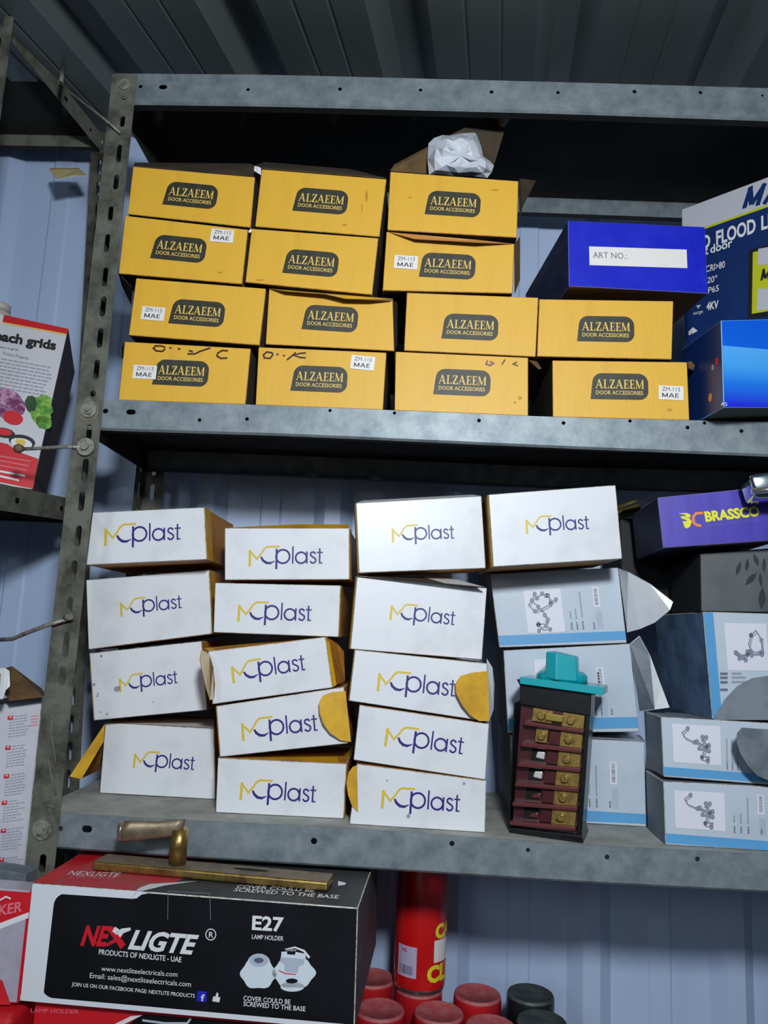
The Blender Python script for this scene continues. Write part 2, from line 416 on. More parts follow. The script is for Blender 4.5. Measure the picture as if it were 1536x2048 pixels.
MCY, MCN = mc_shapes()

# ------------------------------------------------------------------ carton builder
class Carton:
    def __init__(s, name, label, px, Y, yaw=0.0, depth=0.17, mats=None, m6=(0,0,1,1,1,1), edge=None, group=None, bev=0.0009, rest=None, on=(), cat='box'):
        """px: TL,TR,BR,BL of the front, Y at BL"""
        s.face = Face(P(px[3][0], px[3][1], Y), yaw)
        f = s.face
        fr = [f.W(*p) for p in px]
        back = -f.n*depth
        if rest:
            for i in (2, 3): fr[i].z = rest(fr[i].x) + 0.0005
        for lo_ in on:
            zl = lambda A, B, x: A.z + (B.z-A.z)*max(0, min(1, (x-A.x)/(B.x-A.x)))
            xa, xb = max(fr[3].x, lo_.fr[0].x), min(fr[2].x, lo_.fr[1].x)
            pen = max(zl(lo_.fr[0], lo_.fr[1], x) - zl(fr[3], fr[2], x) for x in (xa, xb))
            if pen > -0.0004:
                print('raise', name, round(pen*1000, 1), 'mm')
                for i in (2, 3): fr[i] = fr[i] + Vector((0,0,pen+0.0005))
        bk = [p + back for p in fr]
        s.fr, s.bk = fr, bk
        c = (fr[2] + fr[3] + bk[2] + bk[3])/4
        s.t = Thing(name, label, cat, c, group)
        bm = bmesh.new(); hexa(bm, fr, bk, m6); fixn(bm)
        ml = list(mats)
        if edge: ml.append(edge)
        bevel(bm, bev, 1, len(ml)-1 if edge else -1)
        s.body = s.t.part('carton', bm, ml)
        d = Vector(f.at(*px[2])) - Vector(f.at(*px[3])); e = Vector(f.at(*px[1])) - Vector(f.at(*px[0]))
        s.rot = (math.atan2(d.y, d.x) + math.atan2(e.y, e.x))/2
    def flap(s, px, hinge, yaw, mf, mb, th=0.0006, name='flap', label=None):
        """flap cut from pixel outline on a vertical plane through world point hinge"""
        fc = Face(hinge, yaw); bm = bmesh.new()
        slab(bm, [fc.W(*p, 0.0004) for p in px], -fc.n, th, 0, 1, 1); fixn(bm)
        return s.t.part(name, bm, [mf, mb], label=label)
    def sheet(s, pts, mf, mb, name='flap', th=0.0007):
        """lid or flap from (px, py, Y) points"""
        w3 = [P(*p) for p in pts]
        n = (w3[1]-w3[0]).cross(w3[2]-w3[0]).normalized()
        if n.dot(EYE - w3[0]) > 0: n = -n
        bm = bmesh.new(); slab(bm, w3, n, th, 0, 1, 1)
        bmesh.ops.triangulate(bm, faces=[f for f in bm.faces if len(f.verts) > 4]); fixn(bm)
        return s.t.part(name, bm, [mf, mb])

# ================================================================== SETTING
S = 0.0
# back wall of ribbed sheet
WY = 0.36
wz0, wz1 = 0.0, 2.52
bm = bmesh.new()
xr = [P(c, 1950, WY).x for c in (895, 1177)]
per = xr[1] - xr[0]; cx0 = xr[0]
prof = []
k = -9
hw, tw, dp = 0.036, 0.014, 0.022
while k <= 8:
    c = cx0 + k*per
    prof += [(c-hw, 0), (c-tw, -dp), (c+tw, -dp), (c+hw, 0)]
    m0 = c + per/2
    prof += [(m0-0.02, 0), (m0-0.016, -0.003), (m0+0.016, -0.003), (m0+0.02, 0)]
    k += 1
lo = [bm.verts.new((x, WY+d, wz0)) for x, d in prof]; hi = [bm.verts.new((x, WY+d, wz1)) for x, d in prof]
for i in range(len(prof)-1): bm.faces.new((lo[i], lo[i+1], hi[i+1], hi[i]))
lo2 = [bm.verts.new((x, WY+0.03, z)) for x, z in ((prof[0][0], wz0), (prof[-1][0], wz0), (prof[-1][0], wz1), (prof[0][0], wz1))]
bm.faces.new(lo2)
struct(new_obj('wall_back', bm, WALLM))
# roof of ribbed sheet, sloping
dirv = ray(998, 1088).normalized(); dirv = dirv / dirv.y
xd = Vector((1,0,0)); ro = Vector((0, WY+0.02, 2.515)); rn = xd.cross(dirv).normalized()
if rn.z < 0: rn = -rn
def roof_a(px, py=20):
    p = PP(px, py, ro, rn); b = p.y - ro.y
    return (p - dirv*b - ro).x
ra = [roof_a(c, 5) for c in (62, 1432)]
rper = (ra[1]-ra[0])/4.0
ropen = roof_a(182, 5) - ra[0]
print('roof period', rper, 'open', ropen, 'wall period', per)
bm = bmesh.new(); prof = []
for k in range(-6, 12):
    a = ra[0] + k*rper
    prof += [(a, 0), (a+ropen*0.30, 0.030), (a+ropen*0.70, 0.030), (a+ropen, 0)]
    g = rper - ropen
    for q in (1/3, 2/3): prof += [(a+ropen+g*q-0.004, 0), (a+ropen+g*q, 0.0025), (a+ropen+g*q+0.004, 0)]
A = [bm.verts.new(ro + xd*a + rn*h + dirv*0.03) for a, h in prof]; B = [bm.verts.new(ro + xd*a + rn*h - dirv*2.6) for a, h in prof]
for i in range(len(prof)-1): bm.faces.new((A[i], A[i+1], B[i+1], B[i]))
ce = struct(new_obj('ceiling', bm, ROOFM))
sm = ce.modifiers.new('sheet', 'SOLIDIFY'); sm.thickness = 0.001; sm.offset = 1
bm = bmesh.new(); box_frame(bm, Vector((0,0,0)), Vector((1,0,0)), Vector((0,1,0)), Vector((0,0,1)), -2.2, 2.2, -3.2, WY+0.03, -0.05, 0.0)
struct(new_obj('floor', bm, FLOORM))

# ================================================================== RACK (ours)
def zx(px, py, Y=0.0): p = P(px, py, Y); return (p.x, p.z)
XR = 0.66; DEPTH = 0.30
rack = Thing('steel_shelving_rack', 'grey slotted-steel shelving rack carrying the yellow and the white boxes', 'shelf', (0.1, 0.15, 0.0))
def lip_fn(pts):
    q = [zx(*p) for p in pts]
    def f(x):
        for (x0, z0), (x1, z1) in zip(q, q[1:]):
            if x <= x1 or (x1, z1) == q[-1]: return z0 + (z1-z0)*(x-x0)/(x1-x0)
    return f
def make_shelf(top, bot, holes, xl, dusty=True, Yb=DEPTH, wid_extra=0):
    ft, fb = lip_fn(top), lip_fn(bot)
    bm = bmesh.new()
    xs = [xl + (XR-xl)*k/16 for k in range(17)]
    outer = [(x, fb(x)) for x in xs] + [(x, ft(x)) for x in reversed(xs)]
    hl = []
    for h in holes:
        x, z = zx(h[0], h[1]); rw, rh = (h[2]*0.00067, h[3]*0.00067)
        hl.append(slot2d(x, z, rw, rh, 0))
    holed(bm, outer, hl, lambda a, b: Vector((a, 0.0, b)), 0.0012, Vector((0,1,0)), 0)
    # plate, return flange, side and back lips
    for i in range(16):
        x0, x1 = xs[i], xs[i+1]
        # plate
        def q(pts, mi):
            f = bm.faces.new([bm.verts.new(p) for p in pts]); f.material_index = mi
        q([(x0,0,ft(x0)),(x1,0,ft(x1)),(x1,Yb,ft(x1)),(x0,Yb,ft(x0))], 1)
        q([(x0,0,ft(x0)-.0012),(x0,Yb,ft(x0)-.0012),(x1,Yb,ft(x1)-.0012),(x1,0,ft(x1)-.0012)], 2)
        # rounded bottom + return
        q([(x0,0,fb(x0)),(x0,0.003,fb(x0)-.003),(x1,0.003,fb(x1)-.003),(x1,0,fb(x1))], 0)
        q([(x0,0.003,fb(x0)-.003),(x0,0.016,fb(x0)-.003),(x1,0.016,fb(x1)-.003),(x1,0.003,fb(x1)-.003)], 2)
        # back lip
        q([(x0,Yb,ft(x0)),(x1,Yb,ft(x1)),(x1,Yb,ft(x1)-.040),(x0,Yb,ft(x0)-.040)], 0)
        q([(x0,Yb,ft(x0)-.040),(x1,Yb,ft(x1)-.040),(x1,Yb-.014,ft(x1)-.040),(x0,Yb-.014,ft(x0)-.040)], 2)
    for x in (xl, XR):
        f = bm.faces.new([bm.verts.new(p) for p in ((x,0,ft(x)),(x,Yb,ft(x)),(x,Yb,ft(x)-.04),(x,0,ft(x)-.04))]); f.material_index = 2
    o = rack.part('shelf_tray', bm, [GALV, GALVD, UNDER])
    return ft
XL = P(212, 830, 0).x
top_f = make_shelf([(230,147),(540,149.4),(1136,164.6),(1536,176.4)], [(230,203),(540,207),(1136,222),(1536,236)],
    [(281,173,9,9),(326,174,19,11),(496,179,8,8),(680,178,9,9),(841,180,8,8),(983,184,9,9),(1116,185,8,8),(1269,183,9,9),(1401,185,8,8),(1525,191,6,6)], P(228,170,0).x)
mid_f = make_shelf([(150,797),(210,799),(580,812),(1136,835),(1536,844)], [(150,853),(205,856),(580,867),(1136,892),(1536,908)],
    [(211,822,12,10),(262,824,20,11),(399,840,8,8),(494,838,8,8),(660,821,7,7),(789,826,7,7),(958,841,8,8),(1127,846,8,8),(1260,842,7,7),(1375,855,8,8),(1409,846,7,7),(1483,862,8,8)], P(150,830,0).x)
low_f = make_shelf([(70,1622),(198,1631),(720,1657),(1136,1688),(1536,1709)], [(70,1690),(364,1711),(800,1738),(1136,1760),(1536,1781)],
    [(121,1657,10,10),(174,1658,20,13),(628,1682,12,12),(904,1687,10,10),(1056,1700,8,8),(1214,1714,9,9),(1395,1718,9,9)], P(60,1650,0).x)
ZB = 1.55 - 0.765
zb_f = lambda x: ZB
def plain_shelf(z, xl=-0.56):
    bm = bmesh.new()
    box_frame(bm, Vector((0,0,0)), Vector((1,0,0)), Vector((0,1,0)), Vector((0,0,1)), xl, XR, 0.0, DEPTH, z-0.0015, z, 1)
    box_frame(bm, Vector((0,0,0)), Vector((1,0,0)), Vector((0,1,0)), Vector((0,0,1)), xl, XR, 0.0, 0.0012, z-0.04, z-0.0016, 0)
    box_frame(bm, Vector((0,0,0)), Vector((1,0,0)), Vector((0,1,0)), Vector((0,0,1)), xl, XR, DEPTH-.0012, DEPTH, z-0.04, z-0.0016, 0)
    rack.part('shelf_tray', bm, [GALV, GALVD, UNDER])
plain_shelf(ZB)
# front post (slotted angle): centre line through two image points
YP = -0.004
tL, tR = P(222,146,YP), P(277,150,YP); bL, bR = P(54,1700,YP), P(112,1700,YP)
def lerp(a, b, t): return a + (b-a)*t
ax = ((bL+bR)/2 - (tL+tR)/2); axd = ax.normalized()
ux = Vector((1,0,0)); pu = (ux - axd*ux.dot(axd)).normalized()
pw = 0.0375
org = (tL+tR)/2
LEN = (org.z - 0.0)/(-axd.z)
pn = Vector((0,1,0))
def post_loc(px, py):
    p = P(px, py, YP) - org; return (p.dot(pu), p.dot(axd))
slots = [(245,243,11,26),(238,307,11,44),(232,364,11,36),(221,427,11,34),(214,486,11,42),(210,554,11,44),(206,613,12,46),(200,676,12,44),(193,739,12,44),(186,787,12,14),(178,865,12,34),(170,940,13,48),(163,1002,13,42),(156,1072,13,44),(147,1142,13,44),(139,1210,13,34),(132,1289,13,50),(125,1351,13,38),(85,1727,13,34)]
bm = bmesh.new()
hol = []
for px, py, sw, sh in slots:
    a, b = post_loc(px, py); hol.append((a, b, sw*0.00067, sh*0.00067))
b = post_loc(85,1727)[1] + 0.055
while b < LEN - 0.03:
    hol.append((0.004, b, 0.0085, 0.03)); b += 0.045
chin = 0.004
outer = [(-pw/2, 0.004), (-pw/2+chin, 0), (pw/2-chin, 0), (pw/2, 0.006), (pw/2, LEN), (-pw/2, LEN)]
column_panel(bm, -pw/2, pw/2, 0.0, LEN, hol, lambda a, b: org + pu*a + axd*b, 0.0018, pn, 0)
bmesh.ops.remove_doubles(bm, verts=bm.verts[:], dist=0.00002)
g = lambda a, b, c: org + pu*a + axd*b + pn*c
box_frame(bm, org, pu, -axd, -pn, -pw/2, -pw/2+0.0018, -LEN, -0.004, -0.066, -0.0018, 0)
pst = rack.part('post', bm, [POST])
# chalky paint smears round slots and weld scars
for px, py, rx, ry in ((178,822,22,34),(248,172,20,18),(85,1660,17,28)):
    a, b = post_loc(px, py); rr = random.Random(px); bm = bmesh.new()
    n = 14; pts = []
    for k in range(n):
        t = 2*math.pi*k/n; q = rr.uniform(.75, 1.05)
        aa = max(-pw/2+.001, min(pw/2-.001, a + rx*0.00062*math.cos(t)*q))
        pts.append(org + pu*aa + axd*(b + ry*0.00062*math.sin(t)*q) - pn*0.0007)
    slab(bm, pts, pn, 0.0006); fixn(bm); rack.part('paint_scab', bm, [POSTL])
def bolt(px, py, r=0.008, h=0.006, Y=YP-0.001, washer=0.0, m=BOLT, th=rack, nm='bolt'):
    c = P(px, py, Y); bm = bmesh.new()
    if washer: tube(bm, [c + Vector((0,-0.0002,0)), c + Vector((0,-0.0022,0))], washer, 24)
    d = Vector((0,-1,0)); e = [c + d*0.001, c + d*h]
    tube(bm, e, r, 6); tube(bm, [c + d*h, c + d*(h+0.003)], r*0.5, 12)
    return th.part(nm, bm, [m], parent=None)
bolt(178,820,0.0075,0.005,washer=0.011); bolt(249,170,0.006,0.004,washer=0.009); bolt(249,195,0.004,0.003); bolt(85,1659,0.008,0.005,washer=0.0125)
# dent scar on the post
for pts in ([(104,1440),(102,1470),(108,1500),(112,1530)], [(96,1520),(104,1560),(112,1590)], [(92,1615),(100,1610),(108,1616)]):
    bm = bmesh.new(); tube(bm, [P(x, y, YP-0.0008) for x, y in pts], 0.0012, 6); rack.part('dent', bm, [POSTL])
# other posts: back left, right front, right back
def angle_post(x, y, sx, sy, zt, m=POST, z0=0.0, th=rack, w_=0.037, lean=0.0):
    bm = bmesh.new(); X = Vector((1,0,0)); Z = Vector((0,0,1)); Yv = Vector((0,1,0))
    n = int((zt-z0)/0.045)
    x0, x1 = sorted((x, x+sx*w_)); y0, y1 = sorted((y, y+sy*w_))
    column_panel(bm, x0, x1, z0, zt, [(x + sx*w_*0.5, z0+0.03+k*0.045, 0.008, 0.03) for k in range(n)], lambda a, b: Vector((a, y, b)), 0.0018, Vector((0,1,0)))
    column_panel(bm, y0, y1, z0, zt, [(y + sy*w_*0.5, z0+0.03+k*0.045, 0.008, 0.03) for k in range(n)], lambda a, b: Vector((x, a, b)), 0.0018, Vector((1,0,0)))
    bmesh.ops.remove_doubles(bm, verts=bm.verts[:], dist=0.00002)
    for v_ in bm.verts: v_.co.x += lean*(zt - max(v_.co.z, 1.0))
    th.part('post', bm, [m])
pbl = P(283, 1000, 0.305)
angle_post(pbl.x, 0.302, 1, -1, top_f(-0.3)-0.002)
angle_post(XR, -0.003, -1, 1, top_f(XR)+0.01)
angle_post(XR, 0.302, -1, -1, top_f(XR)-0.002)

# ================================================================== LEFT RACK
left = Thing('steel_shelving_rack', 'dirty grey slotted shelving rack at the left edge of the photo', 'shelf', (-0.75, 0.15, 0))
def side_shelf(A0, A1, ya, yb, h0, h1, mats):
    """right side flange between image points A0 (front, Y=ya) and A1 (rear, Y=yb); plate runs left"""
    a, b = P(*A0, ya), P(*A1, yb)
    d = (b-a); d = d/d.y
    f = a + d*(0.0-ya); r = a + d*(0.30-ya)
    L = Vector((-0.6, 0, 0)); bm = bmesh.new()
    Z = Vector((0,0,1))
    hp = [(0.10, -h0*0.5), (0.235, -h0*0.5), (0.03, -h0*0.5)]
    yy = (r-f)
    def to3(s_, z_): return f + yy*s_ + Z*z_
    holed(bm, [(0,-h0),(1,-h1),(1,0),(0,0)], [slot2d(0.17, -h0*0.52, 0.045, 0.008), slot2d(0.62, -h0*0.5, 0.045, 0.008), slot2d(0.88, -h0*0.5, 0.03, 0.006)], to3, 0.0014, Vector((-1,0,0)), 0)
    def q(pts, mi):
        fc = bm.faces.new([bm.verts.new(p) for p in pts]); fc.material_index = mi
    q([f, r, r+L, f+L], 1); q([p - Z*0.0015 for p in (f, f+L, r+L, r)], 2)
    for p0 in (f, r):
        q([p0, p0+L, p0+L-Z*h0, p0-Z*h0], 0)
        q([p0-Z*h0, p0+L-Z*h0, p0+L-Z*h0+Vector((0, 0.012 if p0 is f else -0.012, 0)), p0-Z*h0+Vector((0, 0.012 if p0 is f else -0.012, 0))], 2)
    left.part('shelf_tray', bm, mats)
    return f, r
GALVX = mat('grimy_shelf_steel', (112,112,100), 0.7, 0.1, rgb2=(70,70,60), scale=30, bump=0.1)
side_shelf((27,44), (205,271), 0.04, 0.30, 0.033, 0.033, [GALVX, GALVD, UNDER])
Lf, Lr = side_shelf((0,967), (129,995), 0.0, 0.19, 0.037, 0.037, [GALVX, GALVD, UNDER])
pf = P(24, 80, 0.0)
angle_post(pf.x-0.037, 0.0-0.004, 1, 1, P(10,12,0).z, th=left)
pr = P(176, 345, 0.305)
angle_post(pr.x, 0.3015, 1, 1, P(190,262,0.30).z, th=left, lean=0.058)
# lower left shelves
for z in (1.55-0.37, 0.85):
    bm = bmesh.new(); box_frame(bm, Vector((0,0,0)), Vector((1,0,0)), Vector((0,1,0)), Vector((0,0,1)), pf.x-0.6, pf.x-0.002, 0.0, 0.3, z-0.03, z, 0)
    left.part('shelf_tray', bm, [GALVX])
# far left posts
angle_post(pf.x-0.6, -0.004, 1, 1, P(10,12,0).z, th=left)
angle_post(pf.x-0.6, 0.303, 1, -1, P(190,262,0.30).z, th=left)

# tie rods and wires on the posts
def wire(name, label, pts, r, m=ROD, extra=None, cat='rod', group=None):
    w3 = [P(*p) for p in pts]
    t = Thing(name, label, cat, w3[0], group)
    bm = bmesh.new(); tube(bm, w3, r, 10)
    t.part('shaft', bm, [m], smooth=False)
    return t
w1 = wire('bent_hook_rod', 'thin bent steel rod hooked into the top of the slotted post', [(121,165,0.10),(140,185,0.08),(180,216,0.03),(206,236,-0.012),(218,246,-0.010),(241,267,-0.0072)], 0.0018)
bm = bmesh.new(); tube(bm, [P(126,136,0.12), P(122,166,0.10)], 0.0038, 10); w1.part('sleeve', bm, [BOLT], label='pale sleeve on the rod end')
w2 = wire('tie_bolt', 'long steel tie bolt with big washer on the post beside shelf edge', [(44,898,0.0),(70,897,0.0),(120,894,-0.004),(172,894,-0.008)], 0.0026, cat='bolt')
c = P(172,894,-0.0065); bm = bmesh.new(); tube(bm, [c, c+Vector((0,-0.0025,0))], 0.0125, 28); tube(bm, [c+Vector((0,-.0025,0)), c+Vector((0,-.007,0))], 0.0055, 6); w2.part('washer', bm, [BOLT])
bm = bmesh.new(); tube(bm, [P(30,897,0.0), P(38,897,0), P(46,897,0.0)], [0.005,0.007,0.004], 10); w2.part('nut', bm, [mat('rusty_nut', (120,100,80), 0.7, 0.3)])
w3_ = wire('bent_wire', 'grey bent wire hanging left from the post above the open carton', [(-8,1280,0.03),(25,1278,0.02),(48,1268,0.0),(90,1252,-0.010),(135,1238,-0.011)], 0.0028, cat='wire')
bm = bmesh.new(); tube(bm, [P(132,1236,-0.0095), P(141,1233,-0.014)], 0.005, 8); w3_.part('knot', bm, [POSTL])
tp = Thing('tape_strip', 'curled cream tape strip under the left rack top shelf', 'tape', P(140,350,0.28))
bm = bmesh.new(); fc = [P(99,339,0.285), P(160,338,0.285), P(175,351,0.26), P(140,352,0.25), P(113,358,0.25)]
slab(bm, fc, Vector((0,0.3,-1)).normalized(), 0.0008); bmesh.ops.triangulate(bm, faces=bm.faces[:]); fixn(bm); tp.part('strip', bm, [CREAMT])
rem = mat('old_adhesive', (150,135,95), 0.7); bm = bmesh.new()
slab(bm, [P(100,336,0.289), P(158,336,0.289), P(160,340,0.286), P(99,340,0.286)], Vector((0,1,0)), 0.001); fixn(bm); tp.part('glue_edge', bm, [rem])

# ================================================================== YELLOW BOXES
G1 = 'yellow door fitting boxes on the middle shelf'
def badge_on(c, ctr, rotx=0.0, s=0.00067, mink=INK):
    pr = Print(c.face); cc = c.face.at(*ctr); rot = c.rot + rotx
    pr.add(BADGE, mink, 0, cc, rot, s)
    polys, wd = SERIF
    def place(polys, x, y, sx, sy, layer=1):
        cr, sr = math.cos(rot), math.sin(rot)
        o = (cc[0] + (x*cr - y*sr)*s, cc[1] + (x*sr + y*cr)*s)
        pr.add(polys, CREAM, layer, o, rot, sx*s, sy*s)
    place(polys, -48, -4.5, 99/wd, 19.0)
    p2, w2_ = text2d('DOOR ACCESSORIES', 0.012)
    place(p2, -48, -17.5, 96/w2_, 8.2/0.70)
    return pr.done(c.t, 'printed_badge')
def sticker_on(c, ctr, rotx=0.0, s=0.00067):
    cc = c.face.at(*ctr); rot = c.rot + rotx
    pr = Print(c.face, 0.0009)
    pr.add([rect(-25,-15,25,15)], STK, 0, cc, rot, s)
    for st, y, h, w_ in (('ZM-113', 3.5, 8.5, 36), ('MAE', -10, 9, 34)):
        p, wd = text2d(st, -0.004) if st != 'MAE' else block_word(st)
        cr, sr = math.cos(rot), math.sin(rot); x = -18
        pr.add(p, BLK, 1, (cc[0] + (x*cr - y*sr)*s, cc[1] + (x*sr + y*cr)*s), rot, w_/wd*s, (h/0.7 if st != 'MAE' else h)*s)
    return pr.done(c.t, 'price_sticker', 'white sticker')
YB = {}
YS = {3:(4,8),7:(8,),11:(12,),13:(14,12),2:(3,),6:(7,3),10:(11,7),1:(2,),5:(6,),9:(10,)}
def yellow(key, label, px, Y, lc, yaw=0.0, depth=0.2, stk=None, srot=0.0):
    c = Carton('door_fitting_box', label, px, Y, yaw, depth, [YEL, KRAFTD], (0,1,1,1,1,1), YEDGE, G1, rest=mid_f if key in (4,8,12,14) else None, on=[YB[k] for k in YS.get(key, ())])
    badge_on(c, lc)
    if stk: sticker_on(c, stk, srot)
    YB[key] = c; return c
yellow(4,'yellow box with scribbled top edge and sticker overlapping its badge, bottom left',[(249,683),(501.5,697),(491,806.5),(237,796.5)],0.002,(362,746),stk=(290,744.5))
yellow(8,'yellow box with marker scribble and tilted sticker at top right, bottom row',[(517,694),(773,705),(766,819),(511,808.5)],0.002,(638.5,758),stk=(725.5,726),srot=-0.06)
yellow(12,'yellow box without sticker, bottom row, third from the left',[(791,703),(1056.5,715),(1056.5,830.5),(789,820.5)],0.002,(924,765))
yellow(14,'rightmost yellow box of the bottom row, sticker at its right end',[(1104.7,720.5),(1374.4,724),(1379,838),(1105.7,832)],0.002,(1238.5,773),stk=(1341.6,786),srot=-0.03)
yellow(3,'yellow box with sticker left of its badge, second up in leftmost stack',[(272,556),(532,577),(519,692),(257,672)],-0.004,(394.5,626),stk=(306.5,627.5))
yellow(7,'crumpled yellow box with glossy dented front, second row from the shelf',[(538,577),(786,597),(789,702),(531,688.5)],0.004,(660.5,637))
yellow(11,'yellow box in second row from the shelf, third from the left',[(813.7,585),(1077,595),(1071.5,713.5),(808,701)],0.0,(940,654))
yellow(13,'yellow box directly beneath the royal blue box',[(1078.5,598),(1347,602),(1343.7,721),(1074,715)],-0.002,(1211,658))
yellow(2,'yellow box with sticker above right of its badge, leftmost stack',[(250,431),(496,459),(484,568),(237,547)],-0.008,(358,497.5),stk=(444.6,472),srot=0.02)
yellow(6,'plain-fronted yellow box, second from top in the second stack',[(503,457),(757,476),(744,595),(490,570)],-0.002,(622,526))
yellow(10,'yellow box with sticker touching its badge, under the box holding plastic bag',[(773,463),(1029,487),(1025,588),(765,582)],-0.004,(895,532),stk=(812,525))
yellow(1,'top yellow box of the leftmost stack, torn lid corner',[(266,333),(510,354),(501,455),(255,428)],-0.004,(381.5,390.5))
yellow(5,'top yellow box of the second stack',[(523,338),(773,358),(759,473.5),(510,453)],-0.002,(641.5,402))
yellow(9,'open yellow box at top with plastic bag sticking out',[(780.5,343),(1037,362),(1034,475),(774.6,460)],-0.004,(906,408))
YB[1].sheet([(266,332,0.0),(270,325,0.10),(500,327,0.10),(517,333,0.05),(508,351,0.0),(498,357,-0.003),(400,345,-0.004)], KRAFTD, KRAFT)
YB[1].sheet([(509,332,-0.005),(519,334,0.0),(515,346,-0.005),(508,341,-0.006)], WHT, KRAFT)
YB[5].sheet([(523,336,0.0),(510,330,0.06),(530,324,0.10),(700,338,0.10),(772,356,0.0)], KRAFTD, KRAFT)
YB[5].sheet([(512,333,-0.006),(522,336,-0.006),(522,350,-0.006),(515,346,-0.007)], WHT, KRAFT)
YB[9].sheet([(780,341,0.002),(788,329,0.02),(900,270,0.046),(997,223,0.054),(1015,240,0.056),(990,322,0.068),(975,355,0.07),(880,349,0.06)], KRAFTD, KRAFT, 'lid')
lid9 = [o for o in YB[9].t.o.children if o.name.startswith('lid')][0]
tc_ = YB[9].sheet([(998,224,0.048),(1005,229,0.044),(1022,236,0.042),(1009,254,0.044),(1001,252,0.046)], WHT, KRAFT, 'torn_corner'); tc_.parent = lid9
YB[9].sheet([(994,228,0.041),(1006,232,0.040),(1003,252,0.042),(999,250,0.043)], mat('orange_card', (226,140,30), 0.6), KRAFT, 'torn_corner')
YB[9].sheet([(1036,363,0.0),(1040,357,0.06),(1072,361,0.08),(1060,385,0.08),(1045,415,0.04),(1040,440,0.0)], KRAFTD, KRAFT)
YB[10].sheet([(775,464,-0.004),(830,478,-0.014),(952,485,-0.016),(1029,488,-0.004),(960,480,0.0)], mat('pale_orange_card', (222,150,80), 0.6), KRAFT)
YB[10].sheet([(1029,488,0.0),(1040,474,0.03),(1040,560,0.03),(1030,587,0.0)], KRAFT, KRAFTD)
YB[7].sheet([(537,577,0.003),(570,582,-0.008),(650,588,-0.010),(690,597,-0.012),(740,599,-0.010),(786,598,0.001),(780,601,0.0)], YEL, KRAFT)
YB[7].sheet([(786,600,0.004),(795,606,0.03),(795,690,0.03),(789,699,0.004)], KRAFTD, KRAFTD)
YB[14].sheet([(1374,724,0.0),(1382,722,0.008),(1390,731,0.01),(1387,741,0.01),(1378,737,0.0)], KRAFT, KRAFTD)
YB[12].sheet([(1057,720,0.0),(1074,723,0.01),(1083,737,0.015),(1078,739,0.01)], KRAFT, KRAFTD)
YB[2].sheet([(497,461,-0.009),(503,457,-0.008),(503,464,-0.007),(498,466,-0.008)], WHT, KRAFT, 'torn_corner')
YB[4].sheet([(249,683,0.0),(243,694,0.03),(243,718,0.03),(246,715,0.0)], KRAFTD, KRAFTD)
YB[2].sheet([(237,547,0.0),(243,570,0.03),(262,610,0.06),(264,575,0.0)], KRAFTD, KRAFTD)
def scribble(c, strokes, m=PEN, w_=3.4):
    pr = Print(c.face, 0.0005)
    for s_ in strokes: pr.curve(s_, w_, m)
    pr.done(c.t, 'marker_scribble')
scribble(YB[4], [[(331,695),(322,692),(311,692),(307,697),(313,702),(325,703),(331,698)],[(339,695),(343,697)],[(356,697),(361,699)],[(375,708),(390,708),(400,703),(421,696)],[(378,701),(386,704)],[(456,702),(445,701),(436,706),(434,712),(442,717),(455,716)]])
scribble(YB[8], [[(545,706),(534,704),(527,710),(529,716),(540,717),(545,711),(546,706)],[(553,708),(557,710)],[(566,711),(570,712)],[(574,720),(584,712),(592,705)],[(612,706),(600,707),(588,711),(600,715),(612,716)]])
scribble(YB[12], [[(975,721),(972,728),(980,731),(987,727),(980,723)]], PENB)
scribble(YB[12], [[(1010,719),(1004,729)],[(1034,724),(1026,728),(1036,732)]], PEN, 2.6)
# scuffs and stains on yellow fronts
STAIN = mat('ochre_stain', (196,128,30), 0.6, rgb2=(214,150,40), scale=90)
for k_, spots in ((5, [(733,392,3,14),(724,415,2,9),(690,450,6,3)]), (12, [(1040,796,5,4),(1030,805,3,3)]), (9, [(990,380,9,2),(820,395,5,2)]), (6, [(520,560,10,2)]), (14, [(1340,820,7,3)]), (2, [(440,545,6,2)])):
    pr = Print(YB[k_].face, 0.0003); r_ = random.Random(k_)
    for x, y, rx, ry in spots:
        pr.quad([(x + rx*r_.uniform(.6,1.1)*math.cos(t), y + ry*r_.uniform(.6,1.1)*math.sin(t)) for t in [math.pi*q/6 for q in range(12)]], STAIN)
    pr.done(YB[k_].t, 'stain')
# plastic bag in the open box
bag = Thing('plastic_bag', 'crumpled milky plastic bag sticking out of the top yellow box', 'bag', P(915,345,0.08))
ol = [(857,287),(868,276),(885,270),(900,271),(920,267),(948,265),(953,268),(962,292),(966,312),(980,322),(988,331),(983,345),(974,356),(945,352),(915,353),(895,350),(870,348),(858,350),(855,318)]
bm = bmesh.new(); rr = random.Random(3)
cxp = sum(p[0] for p in ol)/len(ol); cyp = sum(p[1] for p in ol)/len(ol)
rings = []
for k, sc_ in enumerate((1.0, 0.80, 0.55, 0.28)):
    rings.append([bm.verts.new(P(cxp+(x-cxp)*sc_+rr.uniform(-3,3)*(k>0), cyp+(y-cyp)*sc_+rr.uniform(-3,3)*(k>0), 0.020 - (0,0.014,0.020,0.018)[k] + rr.uniform(-0.005,0.005)*(k>0))) for x, y in ol])
cv = bm.verts.new(P(cxp, cyp, 0.0)); n = len(ol)
for A, B in zip(rings, rings[1:]):
    for i in range(n): bm.faces.new((A[i], A[(i+1)%n], B[(i+1)%n], B[i]))
for i in range(n): bm.faces.new((rings[-1][i], rings[-1][(i+1)%n], cv))
bk = [bm.verts.new(P(cxp+(x-cxp)*0.75, cyp+(y-cyp)*0.75+4, 0.023)) for x, y in ol]
for i in range(n): bm.faces.new((rings[0][(i+1)%n], rings[0][i], bk[i], bk[(i+1)%n]))
bm.faces.new(bk)
